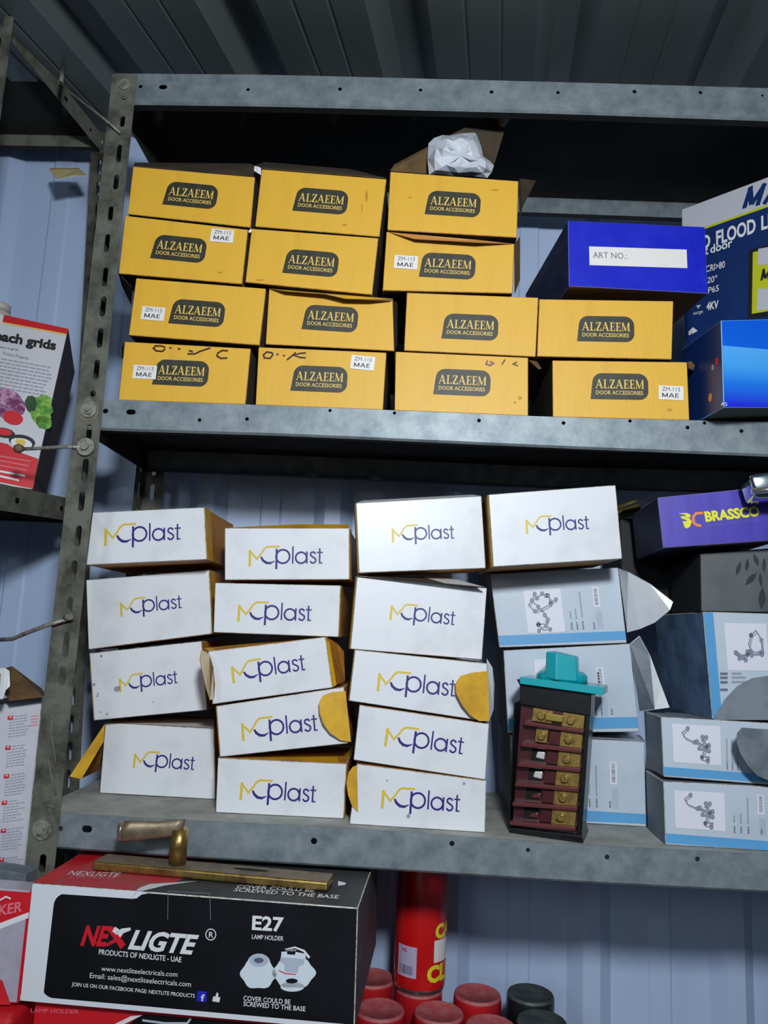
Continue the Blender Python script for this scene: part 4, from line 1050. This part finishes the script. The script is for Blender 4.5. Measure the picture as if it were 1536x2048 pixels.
# round collar and knob
cpt = sfc.W(1118,1356) - sfc.n*0.03
bm = bmesh.new(); lathe(bm, cpt - Vector((0,0,0.006)), [(0.034,0),(0.034,0.009),(0.029,0.014),(0.020,0.016)], 40); sw.part('collar', bm, [TEAL], label='teal collar')
bm = bmesh.new()
fr = [sfc.W(1092,1303) + sfc.n*0.0, sfc.W(1154,1315) + sfc.n*0.0, sfc.W(1155,1364) , sfc.W(1090,1356)]
bk = [sfc.W(1098,1301) - sfc.n*0.045, sfc.W(1150,1313) - sfc.n*0.045, sfc.W(1152,1360) - sfc.n*0.048, sfc.W(1096,1352) - sfc.n*0.06]
mid_ = [sfc.W(1113,1305) + sfc.n*0.008, sfc.W(1113,1360) + sfc.n*0.010]
v = {k: bm.verts.new(p) for k, p in (('tl',fr[0]),('tr',fr[1]),('br',fr[2]),('bl',fr[3]),('btl',bk[0]),('btr',bk[1]),('bbr',bk[2]),('bbl',bk[3]),('mt',mid_[0]),('mb',mid_[1]))}
for q in (('tl','mt','mb','bl'),('mt','tr','br','mb'),('tr','btr','bbr','br'),('btr','btl','bbl','bbr'),('btl','tl','bl','bbl')): bm.faces.new([v[k] for k in q])
bm.faces.new([v[k] for k in ('tl','btl','btr','tr','mt')]); bm.faces.new([v[k] for k in ('bl','mb','br','bbr','bbl')])
fixn(bm); bevel(bm, 0.002, 3); sw.part('knob', bm, [TEAL], label='teal turning knob')
# tiers: six rows, each with a partition rib, cavity or terminal at left, brass terminal at right
def L2(a, b, t): return (a[0]+(b[0]-a[0])*t, a[1]+(b[1]-a[1])*t)
rowsL = [(1061,1411),(1056,1450),(1050,1492),(1044,1532),(1038,1571),(1033,1610),(1028,1648)]
rowsR = [(1170,1430),(1166,1466),(1162,1505),(1159,1543),(1156,1582),(1153,1620),(1149,1660)]
for k in range(6):
    a0, a1, b0, b1 = rowsL[k], rowsL[k+1], rowsR[k], rowsR[k+1]
    g = lambda u, v: L2(L2(a0, b0, u), L2(a1, b1, u), v)
    spart('partition', [([g(-.06,.80), g(1.02,.80), g(1.02,1.02), g(-.06,1.02)], 0.006, -0.02)], MARL, 0.0012)
    tm = spart('terminal', [([g(.60,.06), g(1.0,.06), g(1.0,.80), g(.60,.80)], 0.0, -0.02)], TBR, 0.0008, 'brass terminal')
    screw_on(tm, sfc.W(*g(.76,.42)))
    if k == 0:
        tm = spart('terminal', [([g(.05,.1), g(.42,.1), g(.42,.76), g(.05,.76)], 0.0, -0.02)], TBR, 0.0008, 'brass terminal')
        spart('bridge', [([g(.30,.22), g(.62,.22), g(.62,.60), g(.30,.60)], 0.005, 0.001)], mat('bright_brass', (214,190,96), 0.25, 0.8), 0.0012, 'bright brass bridge')
        screw_on(tm, sfc.W(*g(.22,.42)))
    elif k == 1:
        tm = spart('terminal', [([g(.16,.12), g(.38,.12), g(.38,.74), g(.16,.74)], 0.002, -0.02)], TBR, 0.0008, 'brass terminal')
        screw_on(tm, sfc.W(*g(.27,.42)), 0.006)
    else:
        spart('contact_opening', [([g(.12,.1), g(.36,.1), g(.36,.72), g(.12,.72)], -0.0072, -0.02)], HOLE, 0)
        if k < 4:
            spart('contact', [([g(.22,.22), g(.36,.2), g(.36,.62), g(.2,.55)], -0.004, -0.012)], CONT, 0.002, 'silver contact')
        else:
            spart('contact', [([g(.26,.4), g(.36,.35), g(.36,.6), g(.2,.6)], -0.005, -0.012)], MARL, 0.001)
    spart('divider', [([g(.40,.1), g(.60,.1), g(.60,.76), g(.40,.76)], -0.002, -0.02)], MAR, 0.0006)

# ================================================================== LAMP HOLDER CARTONS
pN = [(65,1766.7),(716,1816),(709,2061),(40.4,2001)]
YN = -0.10
nx = Carton('lamp_holder_carton', 'big black lamp holder carton with white border and red lettered corner', pN, YN, -3.0, 0.24, [BLACKC, BLACKD, REDC], (0,1,2,1,1,1), WEDGE, None, bev=0.0012)
f = nx.face
pr = Print(f)
pr.quad([(65.5,1767.2),(275,1783),(285,1773),(345,1763.5+12),(300,1786),(260,1800),(255,1803),(100,1792),(85,2000),(45,2000)][:0] or [(65.5,1767.5),(112,1771),(86,2000),(41,2000.5)], NWHT)
pr.quad([(65.5,1767.5),(274,1783),(262,1797),(110,1787)], NWHT, 1)
pr.quad([(41,1990),(715,2050),(710,2060),(41,2000.5)], NWHT, 1)
pr.quad([(262,1797),(274,1783),(300,1774),(390,1778+14),(330,1793),(290,1790),(272,1796)][:0] or [(262,1797.5),(275,1783),(300,1785.5),(283,1789),(274,1796)], NWHT, 2)
# rounded black corners
def rc(cx, cy, sx_, sy_, r=26):
    # corner fillet of white: square minus quarter circle
    pts = [(cx, cy)] + [(cx + sx_*r*(1-math.cos(t)), cy + sy_*r*(1-math.sin(t))) for t in [math.pi/2*k/8 for k in range(9)]]
    return pts
for cx, cy, sx_, sy_ in ((108,1786,1,1),(84,1996,1,-1)):
    pts = rc(cx, cy, sx_, sy_)
    tri = [[pts[0], pts[i], pts[i+1]] for i in range(1, len(pts)-1)]
    for t_ in tri: pr.quad(t_, NWHT, 3)
pr.done(nx.t, 'white_border', 'white printed border')
pr = Print(f, 0.0007)
pr.text('NE', (161,1889), (222,1891), RINK, 38, 1, 0.04, 0.35)
pr.curve([(221,1856),(232,1872),(247,1893)], [13,11,13], RINK, 1); pr.curve([(186,1884),(215,1889),(235,1878),(243,1868)], [2,5,7,9], RINK, 2)
pr.curve([(228,1857),(237,1864)], [10,11], WINK, 3); pr.curve([(237,1869),(246,1861),(262,1857)], [12,9,5], WINK, 3)
pr.text('LIGTE', (256,1896), (396,1908), WINK, 37, 1, 0.035, 0.35)
pr.text('PRODUCTS OF NEXLIGTE - UAE', (198,1908), (363,1924), WINK, 10.5, 1, 0.012)
pr.text('www.nextliteelectricals.com', (203,1941), (355,1953), WINK, 10, 1, 0.0)
pr.text('Email: sales@nextliteelectricals.com', (180,1955), (382,1973), WINK, 10.5, 1, 0.0)
pr.text('JOIN US ON OUR FACEBOOK PAGE: NEXTLITE PRODUCTS', (144,1971), (390,1995), WINK, 7.5, 1, 0.008)
pr.quad([(395,1981),(414,1982.5),(413,2003),(394,2001.5)], FBB, 1); pr.text('f', (402,2001), (409,2001.5), WINK, 13, 2, 0.03)
pr.quad([(427,1992),(441,1994),(439,2004),(425,2002)], WINK, 1); pr.quad([(431,1993),(437,1994),(437,1986),(434,1984)], WINK, 1)
pr.text('E27', (504,1858), (567,1862), WINK, 27, 1, 0.03)
pr.text('LAMP HOLDER', (504,1877), (567,1881), WINK, 9, 1, 0.008)
pr.text('COVER COULD BE', (487,2000), (581,2008), WINK, 9.5, 1, 0.01)
pr.text('SCREWED TO THE BASE', (487,2011), (611,2022), WINK, 9.5, 1, 0.01)
ring = [(422+10*math.cos(t), 1868.5+11*math.sin(t)) for t in [k*math.pi/10 for k in range(21)]]
pr.curve(ring, 1.8, WINK); pr.text('R', (418,1874), (427,1874.5), WINK, 11, 1, 0.01)
pr.done(nx.t, 'front_lettering')
pr = Print(f, 0.0007)
LH = mat('pale_picture_white', (214,224,234), 0.4); LH2 = mat('pale_picture_shade', (176,188,204), 0.4)
def blob(cx, cy, rx, ry, m, layer, lob=0, amp=0.08, rot=0.0):
    pr.quad([(cx + rx*(1+amp*math.cos(lob*t))*math.cos(t+rot), cy + ry*(1+amp*math.cos(lob*t))*math.sin(t+rot)) for t in [2*math.pi*k/40 for k in range(40)]], m, layer)
blob(517,1947,35,30,LH,0,6,.06); blob(518,1925,21,17,LH,1); blob(518,1920,18,12,LH2,2); blob(518,1920,9,5,SKT,3)
blob(588,1945,42,31,LH,0,6,.06); pr.quad([(563,1908),(611,1912),(608,1928),(598,1932),(596,1945),(570,1943),(569,1928),(560,1922)], LH2, 1)
pr.quad([(563,1903),(574,1902),(575,1908),(590,1909),(592,1903),(611,1907),(612,1918),(563,1914)], LH, 2)
pr.curve([(558,1940),(570,1946),(592,1948)], 1.8, RINK, 3); blob(584,1961,11,4.5,BLACKC,3)
pr.curve([(570,1898),(590,1894),(608,1901),(619,1915)], [1.5,3,4,5], WINK, 2); pr.text('SCREW', (574,1901), (593,1902), WINK, 4, 3, 0.01)
blob(585,1973,22,9,LH,0)
pr.done(nx.t, 'product_picture', 'picture of two white lamp holders')
# top face print
tf = Face(nx.fr[0], u=(nx.fr[1]-nx.fr[0]), v=(nx.bk[0]-nx.fr[0]))
pr = Print(tf, 0.0004)
pr.quad([(66,1766),(274,1782),(345,1767),(400,1745),(440,1722),(170,1702)], REDD, 0)
pr.quad([(66,1765),(105,1768),(150,1740),(215,1706),(172,1703)], REDC, 1)
pr.quad([(272,1782),(285,1783),(330,1772),(395,1763),(300,1769),(280,1776)], NWHT, 2)
pr.text('NEXLIGTE', (134,1751), (235,1755), WINK, 8, 3, 0.0)
pr.text('LAMP HOLDER', (140,1757), (228,1760), PINKT, 5, 3, 0.0)
pr.text('COVER COULD BE', (472,1777), (628,1785.5), WINK, 6, 3, 0.01)
pr.text('SCREWED TO THE BASE', (466,1784), (676,1799), WINK, 7, 3, 0.01)
pr.done(nx.t, 'top_print', 'red and white print on the top panel')
pr = Print(tf, 0.0004); pr.quad([(676,1763),(692,1767),(690,1771),(676,1773)], WINK, 3); pr.done(nx.t, 'arrow_mark')
pr = Print(f, 0.0009)
pr.curve([(337,1781),(336,1838)], 1.2, TXT); pr.curve([(338,1782),(420,1786),(422,1840)], 1.2, TXT)
pr.done(nx.t, 'panel_crease')
nx.sheet([(668,1808,YN-0.003),(700,1811,YN-0.006),(717,1816,YN-0.004),(719,1830,YN-0.001),(712,1826,YN-0.004),(690,1816,YN-0.006)], mat('scuffed_white_card', (150,148,144), 0.8), BLACKD, 'worn_corner')
# carton below
pL = [(62,2006),(690,2060),(680,2330),(40,2285)]
zt = nx.fr[3].z
lo_f = Face(P(62,2006,YN+0.012), -3)
A_, B_ = lo_f.w(0, 0), lo_f.w(0.395, -0.028)
A_ = nx.fr[3] + Vector((0.012, 0.012, -0.0012)); B_ = nx.fr[2] + Vector((-0.012, 0.012, -0.0012))
frl = [A_, B_, Vector((B_.x, B_.y, ZB+0.0004)), Vector((A_.x, A_.y, ZB+0.0004))]
bkl = [p + Vector((-0.012,0.235,0)) for p in frl]
lc = Thing('lamp_holder_carton', 'red lamp holder carton mostly below the frame, under the black one', 'box', (frl[2]+frl[3]+bkl[2]+bkl[3])/4)
bm = bmesh.new(); hexa(bm, frl, bkl, (0,)*6); fixn(bm); bevel(bm, 0.001, 1); lc.part('carton', bm, [REDC])
lf = Face(A_, u=(B_-A_), v=(0,0,1)); pr = Print(lf, 0.0004)
pr.text('LAMP HOLDER', (62,2024), (158,2027), PINKT, 8, 2, 0.0)
pr.quad([(225,2050),(262,2032),(285,2030),(240,2052)], WINK, 1)
pr.quad([(240,2060),(285,2028),(700,2062),(700,2100),(240,2100)], BLACKC, 0)
pr.curve([(285,2040),(330,2046),(375,2046),(382,2036)], 4, LH2, 2)
pr.done(lc, 'front_lettering')

# ================================================================== BRASS DOOR HANDLE
zt_ = lambda px, py: PP(px, py, tf.o, tf.n)
hd = Thing('brass_door_handle', 'dusty brass lever door handle on its long backplate, lying on carton', 'handle', zt_(420,1765))
up = tf.n if tf.n.z > 0 else -tf.n
TH = 0.011
# plate: top face corners in pixels, lifted by TH above the carton top
def lift(px, py, h): return PP(px, py, tf.o + up*h, up)
fl_, fr_, br2, bl2 = lift(183,1741,0.0014), lift(655,1784,0.0014), None, None
d = (fr_ - fl_).normalized(); side = up.cross(d).normalized()
if side.y < 0: side = -side
Wd = 0.036
bm = bmesh.new(); base = [fl_, fr_, fr_ + side*Wd + d*0.002, fl_ + side*Wd]
hexa(bm, [fl_+up*TH, fr_+up*TH, fr_, fl_], [p + side*Wd for p in (fl_+up*TH, fr_+up*TH, fr_, fl_)]); fixn(bm); bevel(bm, 0.003, 3)
# bring material: top dusty
bp_ = hd.part('backplate', bm, [BRASS, BRASSD], smooth=False)
for p_ in bp_.data.polygons:
    if p_.normal.dot(up) > 0.95: p_.material_index = 1
# keyhole
kc = fl_ + d*((fr_-fl_).length*0.66) + side*Wd*0.55 + up*(TH+0.0003)
bm = bmesh.new(); pts = [kc + d*(0.022*math.cos(t)) + side*(0.0045*math.sin(t)) for t in [2*math.pi*k/24 for k in range(24)]]; bm.faces.new([bm.verts.new(p) for p in pts])
fixn(bm); kh = hd.part('keyhole', bm, [HOLE], label='dark keyhole slot')
# neck
nc = fl_ + d*((fr_-fl_).length*0.345) + side*Wd*0.5 + up*TH
pt = P(345,1672,nc.y); hgt = (P(345,1658,nc.y) - nc).length
top_n = nc + Vector((0,0,1))*hgt
bm = bmesh.new(); tube(bm, [nc, nc + (top_n-nc)*0.5, top_n], 0.0105, 28); hd.part('neck', bm, [BRASS])
# lever
bm = bmesh.new()
ln = [P(366,1653,nc.y-0.001), P(350,1656,nc.y-0.002), P(330,1658,nc.y-0.003), P(310,1660,nc.y-0.006), P(285,1661,nc.y-0.010), P(262,1662,nc.y-0.014), P(244,1663,nc.y-0.018)]
rad = [0.009,0.0105,0.0105,0.0105,0.0115,0.0125,0.0125]
sec = []
for p, r in zip(ln, rad):
    sec.append([bm.verts.new(p + Vector((0.002*math.cos(t), r*0.55*math.sin(t), 0)) + Vector((0,0,r*math.cos(t)))) for t in [2*math.pi*k/20 for k in range(20)]])
for A, B in zip(sec, sec[1:]):
    for k in range(20): bm.faces.new((A[k], A[(k+1)%20], B[(k+1)%20], B[k])).smooth = True
bm.faces.new(sec[0]); bm.faces.new(sec[-1]); fixn(bm)
hd.part('lever', bm, [BRASSD])
ec = P(240,1663,nc.y-0.020)
bm = bmesh.new(); tube(bm, [ec+Vector((0.004,0,0)), ec, ec-Vector((0.002,0.001,0))], [0.010,0.0115,0.009], 20)
for v_ in bm.verts: v_.co.y = ec.y + (v_.co.y-ec.y)*0.8
hd.part('lever_end', bm, [mat('worn_nickel', (170,158,140), 0.3, 0.7, rgb2=(110,90,76), scale=90)], label='pinkish silver worn lever end')

# ================================================================== CANS
zc = 1.55 - 0.512
def spray(px, py, cap_m, side_m, label, z=zc, r=0.035, group=None):
    c = PZ(px, py, z); c.y = min(c.y, 0.26); print('can', label[:24], c)
    t = Thing('spray_can', label, 'can', (c.x, c.y, ZB), group)
    bm = bmesh.new(); h = z - ZB
    lathe(bm, Vector((c.x, c.y, ZB)), [(r*0.92,0.0005),(r*0.97,0.004),(r*0.97,h-0.062),(r*0.86,h-0.056)], 36); t.part('can_body', bm, [CANR if side_m is CAPRS else CAPKS])
    bm = bmesh.new()
    lathe(bm, Vector((c.x, c.y, ZB)), [(r,h-0.055),(r,h-0.010),(r*0.985,h-0.004),(r*0.95,h-0.001),(r*0.90,h),(r*0.86,h-0.0015),(0.001,h-0.0025)], 44, mats=[0,0,1,1,1,1]); t.part('cap', bm, [side_m, cap_m])
    return c
G4 = 'capped spray cans on the bottom shelf'
spray(955,1985,CAPR,CAPRS,'red-capped spray can beside the black-capped ones, behind',group=G4)
spray(1061,1985,CAPK,CAPKS,'black-capped spray can, rear one of the two black ones',group=G4)
spray(878,2022,CAPR,CAPRS,'red-capped spray can in front of the standing cleaner can',group=G4)
spray(760,2016,CAPR,CAPRS,'red-capped spray can in front, against the black carton side',group=G4)
spray(982,2050,CAPR,CAPRS,'red-capped spray can at bottom edge, just left of the front black cap',group=G4)
spray(1084,2040,CAPK,CAPKS,'black-capped spray can, front one of the two black ones',group=G4)
spray(745,1953,CAPR,CAPRS,'red-capped spray can at the back beside the black carton',group=G4)
c8 = spray(838,1972,CAPR,CAPRS,'red-capped spray can carrying the upright cleaner can',group=G4)
cb = Vector((c8.x, c8.y, zc+0.0006))
ct = Thing('cleaner_can', 'tall red aerosol cleaner can with yellow lettering standing on a cap', 'can', cb)
r = 0.0385; Hc = 0.205
bm = bmesh.new(); lathe(bm, cb, [(r*0.9,0.0),(r*0.97,0.003),(r,0.008),(r,Hc-0.012),(r*0.9,Hc-0.004),(r*0.5,Hc)], 48, mats=[1,1,0,0,0]); ct.part('can_body', bm, [CANR, STEEL])
bm = bmesh.new(); lathe(bm, cb + Vector((0,0,Hc)), [(r*0.5,0),(r*0.5,0.02),(r*0.3,0.024)], 24); ct.part('nozzle_cap', bm, [CAPRS])
def cyl_print(polys, m, th0, z0, sc_, name, off=0.0004, par=None):
    """wrap 2D polys (metres) round the can; th0 angle, z0 height"""
    bm = bmesh.new()
    for p in polys:
        vs_ = [bm.verts.new((x*sc_, y*sc_, 0)) for x, y in p]
        try: bm.faces.new(vs_)
        except ValueError: pass
    bmesh.ops.triangulate(bm, faces=bm.faces[:])
    bmesh.ops.subdivide_edges(bm, edges=[e for e in bm.edges if e.calc_length() > 0.006], cuts=3, use_grid_fill=True)
    for v_ in bm.verts:
        th = th0 + v_.co.x/r; z = z0 + v_.co.y
        v_.co = cb + Vector(((r+off)*math.cos(th), (r+off)*math.sin(th), z))
    return ct.part(name, bm, [m], parent=par)
p_, w_ = text2d('CLEANER', 0.05); cyl_print(p_, NEONY, math.radians(-75), 0.020, 0.030, 'yellow_lettering')
p_, w_ = text2d('CARB', 0.05); cyl_print(p_, NEONY, math.radians(-58), 0.078, 0.026, 'yellow_lettering')
cyl_print([rect(0,0,0.03,0.03)], STK, math.radians(-60), 0.045, 1.0, 'white_patch')
lb_ = cyl_print([rect(0,0,0.032,0.042)], mat('lilac_label', (190,180,214), 0.5), math.radians(-146), 0.024, 1.0, 'barcode_label')
rr = random.Random(2); bars = []; x = 0.004
while x < 0.027:
    wv = rr.choice((0.0006,0.001,0.0014)); bars.append(rect(x,0.004,x+wv,0.016)); x += wv + rr.choice((0.0008,0.0014))
cyl_print(bars, SKT, math.radians(-146), 0.024, 1.0, 'barcode', 0.0007, lb_)
p_, w_ = text2d('NL', 0.02); cyl_print(p_, RINK, math.radians(-133), 0.058, 0.007, 'label_letters', 0.0007, lb_)

# ================================================================== LEFT RACK GOODS
# vegetable cutter carton
BR = P(65,980,0.10); TR = P(137,658,0.16); TL = P(10,630,0.125); BL = BR + (TL-TR)
def ext(a, b, t): return a + (b-a)*t
nrm = (TR-TL).cross(BL-TL).normalized()
if nrm.dot(EYE-TL) < 0: nrm = -nrm
TLx = TR + (TL-TR)*1.6; BLx = BR + (TL-TR)*1.6
vb = Thing('vegetable_cutter_carton', 'white and red carton with vegetable pictures leaning on the left rack', 'box', (BR+BLx)/2)
bd = P(151,742,0.25) - TR; bd = -nrm*0.10
side_back = P(150,745,0.235) - TR
zpl = lambda y: Lf.z + (Lr.z-Lf.z)*y/0.3 + 0.0008
vfr = [TLx,TR,BR.copy(),BLx.copy()]; vbk = [p + side_back for p in (TLx,TR,BR,BLx)]
for q_ in (vfr[2], vfr[3], vbk[2], vbk[3]): q_.z = max(q_.z, zpl(q_.y))
bm = bmesh.new(); hexa(bm, vfr, vbk, (0,1,1,1,2,1)); fixn(bm); bevel(bm, 0.0009, 1)
vb.part('carton', bm, [mat('cream_white_card', (206,206,214), 0.4, coat=0.2), mat('dark_scuffed_side', (74,64,72), 0.5, rgb2=(50,42,50), scale=20, stretch=(6,6,1)), REDC])
vf = Face(BR, u=(TR-TL), v=(TR-BR)); pr = Print(vf)
pr.quad([(8,630),(137,658),(134,668),(5,644)], REDC, 0)
pr.quad([(5,644),(134,668),(133,671),(4,647)], CREAM, 0)
pr.done(vb, 'top_band', 'red printed top band'); pr = Print(vf)
pr.quad([(-70,870),(15,888),(40,905),(77,918),(66,978),(-70,950)], REDC, 0)
pr.done(vb, 'red_panel', 'red printed foot panel')
pr = Print(vf, 0.0006)
pr.text('each grids', (-12,679), (111,700), BLK, 18, 1, 0.045)
pr.text('smooth texture grids', (-30,691), (37,702), TXT, 4, 1, 0.01)
pr.text('Product Property', (5,709), (57,720), TXT, 6, 1, 0.0)
rr = random.Random(11)
for k in range(9):
    y = 722 + k*7.2; x0 = -20; x1 = 107 - k*1.5
    x = x0
    while x < x1 - 10:
        wv = rr.uniform(5, 13); y2 = y + (x-10)*0.18 - 4; pr.quad([(x,y2),(x+wv,y2+wv*0.18),(x+wv,y2+wv*0.18+2.2),(x,y2+2.2)], TXTL, 1); x += wv + 2
for k in range(3):
    y = 912 + k*9
    pr.quad([(-20,y-4),(62-k*4,y+10),(62-k*4,y+12),(-20,y-2)], PINKT, 1)
for k in range(2):
    y = 946 + k*9
    pr.quad([(-20,y-9),(50-k*12,y+4),(50-k*12,y+8),(-20,y-5)], WINK, 1)
pr.done(vb, 'front_lettering')
pr = Print(vf, 0.0006)
def vblob(cx, cy, rx, ry, m, layer, n=24, amp=.12, seed=1):
    r_ = random.Random(seed); pr.quad([(cx + rx*(1+r_.uniform(-amp,amp))*math.cos(t), cy + ry*(1+r_.uniform(-amp,amp))*math.sin(t) + (rx*math.cos(t))*0.15) for t in [2*math.pi*k/n for k in range(n)]], m, layer)
vblob(80,820,24,26,GREENP,1,seed=2); vblob(88,845,16,14,GREENP,1,seed=3); vblob(62,808,12,16,GREEND,2,seed=4); vblob(90,800,14,10,GREENP,2,seed=9)
vblob(14,808,36,30,CABB,2,seed=5,amp=.06); vblob(26,836,20,14,RINK,3,seed=6,amp=.04)
vblob(8,866,22,10,BLK,2,seed=7,amp=.02); vblob(6,864,18,7,RINK,3,seed=7,amp=.05)
vblob(44,883,27,13,BLK,3,amp=.02,seed=8); vblob(43,887,22,10,WINK,4,amp=.04,seed=8); vblob(41,885,12,6,CREAM,5,amp=.2,seed=8)
pr.done(vb, 'vegetable_picture', 'printed picture of cabbage, lettuce and tomato')
# cream object at extreme left
cj = Thing('cream_plastic_jar', 'cream plastic jar edge at the left border, above the vegetable carton', 'jar', P(-8,690,0.02))
jz = P(-14,700,0.0).z; jx = P(-14,690,0.0)
je = P(10,640,0.23); jt = P(0,612,0.23).z; jc = Vector((je.x-0.03, 0.255, max(Lf.z, Lr.z)+0.001))
bm = bmesh.new(); lathe(bm, jc, [(0.028,0),(0.03,0.003),(0.03,jt-jc.z-0.02),(0.024,jt-jc.z-0.006),(0.02,jt-jc.z)], 32); cj.part('jar_body', bm, [mat('cream_plastic', (196,194,184), 0.5)])
bm = bmesh.new(); lathe(bm, Vector((jc.x, jc.y, jt)), [(0.021,0),(0.021,0.012),(0.018,0.014)], 32); cj.part('lid', bm, [mat('cream_plastic', (196,194,184), 0.5)])

# open carton with text columns
zs = 1.55-0.37
tlc = [(-90,1425),(85,1393),(48,1762),(-130,1790)]
YO = 0.03
oc = Carton('open_carton', 'open white carton with columns of small print at left edge', tlc, YO, 16, 0.16, [mat('greyed_white_card', (202,202,212), 0.5, rgb2=(184,184,196), scale=8), KRAFT], (0,1,0,0,1,1), WEDGE, None)
f = oc.face; pr = Print(f)
rr = random.Random(21)
for blk, (x0, y0, n) in enumerate(((16,1432,8),(11,1492,8),(8,1549,8),(4,1602,8),(2,1658,8),(-2,1716,5))):
    pr.quad([(x0,y0),(x0+11,y0-1),(x0+10,y0+7),(x0-1,y0+8)], RINK, 0); pr.quad([(x0+3,y0+1.5),(x0+8,y0+1),(x0+8,y0+3),(x0+3,y0+3.5)], WINK, 1)
    for k in range(n):
        y = y0 + 2 + k*5.6; x = x0 + (14 if k == 0 else 4) - k*0.5; xe = x0 + rr.uniform(30,44)
        while x < xe:
            wv = rr.uniform(4,9); yy = y - (x-x0)*0.14; pr.quad([(x,yy),(x+wv,yy-wv*.14),(x+wv,yy-wv*.14+1.9),(x,yy+1.9)], TXTL, 0); x += wv+1.5
    if blk == 0:
        for k in range(4): pr.quad([(62,1432+k*6),(76,1430+k*6),(76,1432+k*6),(62,1434+k*6)], PINKT, 0)
pr.done(oc.t, 'printed_columns')
oc.sheet([(-20,1345,0.02),(24,1332,0.10),(85,1378,0.16),(86,1394,0.035),(20,1402,0.022)], KRAFT, KRAFTD, 'flap')
oc.sheet([(24,1332,0.10),(85,1378,0.16),(86,1390,0.12),(40,1360,0.1)], KRAFTD, KRAFT, 'flap')
oc.sheet([(-40,1338,0.0),(10,1336,0.0),(19,1342,0.0),(20,1372,-0.002),(12,1380,-0.004),(6,1398,-0.004),(-40,1402,0.0)], WHT, KRAFT, 'torn_flap')

# red blister pack bottom left
pk = [(-110,1770),(63,1783),(38,2010),(-130,2010)]
rb = Carton('blister_pack', 'red and white blister pack at the bottom left corner', pk, -0.10, 4, 0.035, [mat('pack_grey_white', (176,172,188), 0.35, rgb2=(150,146,160), scale=10, coat=0.4), REDC], (0,1,1,1,0,1), None, None, bev=0.003, cat='package')
pr = Print(rb.face)
pr.quad([(-108,1773),(62,1785),(58,1824),(0,1846),(-112,1880)], REDC, 0)
pr.quad([(58,1824),(57,1836),(0,1858),(-112,1892),(-112,1880),(0,1846)], WINK, 0)
pr.text('MAKER', (-42,1838), (44,1822), PINKT, 20, 2, 0.02, 0.2)
pr.curve([(0,1800),(12,1793),(22,1797)], 3, WINK, 2)
pr.done(rb.t, 'printed_header', 'red header with pale lettering')
pr = Print(rb.face, 0.0006); pr.quad([(-110,1940),(5,1960),(22,2009),(-128,2009)], REDC, 0); pr.done(rb.t, 'red_foot')
# its support: red bagged goods below
bs = Thing('red_packet', 'bright red packet filling the bottom left corner', 'package', P(0,2050,-0.1))
a = P(-130,2013,-0.12); b = P(24,2016,-0.12); a.z = b.z = min(rb.fr[2].z, rb.fr[3].z) - 0.001; lowz = ZB + 0.0005
bm = bmesh.new(); hexa(bm, [a, b, Vector((b.x,b.y,lowz)), Vector((a.x,a.y,lowz))], [p+Vector((0,0.065,0)) for p in (a, b, Vector((b.x,b.y,lowz)), Vector((a.x,a.y,lowz)))]); fixn(bm); bevel(bm, 0.006, 3); bs.part('packet_body', bm, [REDC])
# cloth / grey sheet behind it
gs = Thing('grey_carton', 'pale grey carton end behind the blister pack', 'box', P(20,1760,0.0))
a = P(-120,1722,-0.045); b = P(52,1748,-0.045)
a2 = Vector((a.x,a.y,ZB)); b2 = Vector((b.x,b.y,ZB))
bm = bmesh.new(); hexa(bm, [a,b,b2,a2], [p+Vector((0,0.03,0)) for p in (a,b,b2,a2)]); fixn(bm); bevel(bm, 0.001, 1); gs.part('carton', bm, [FGRY])
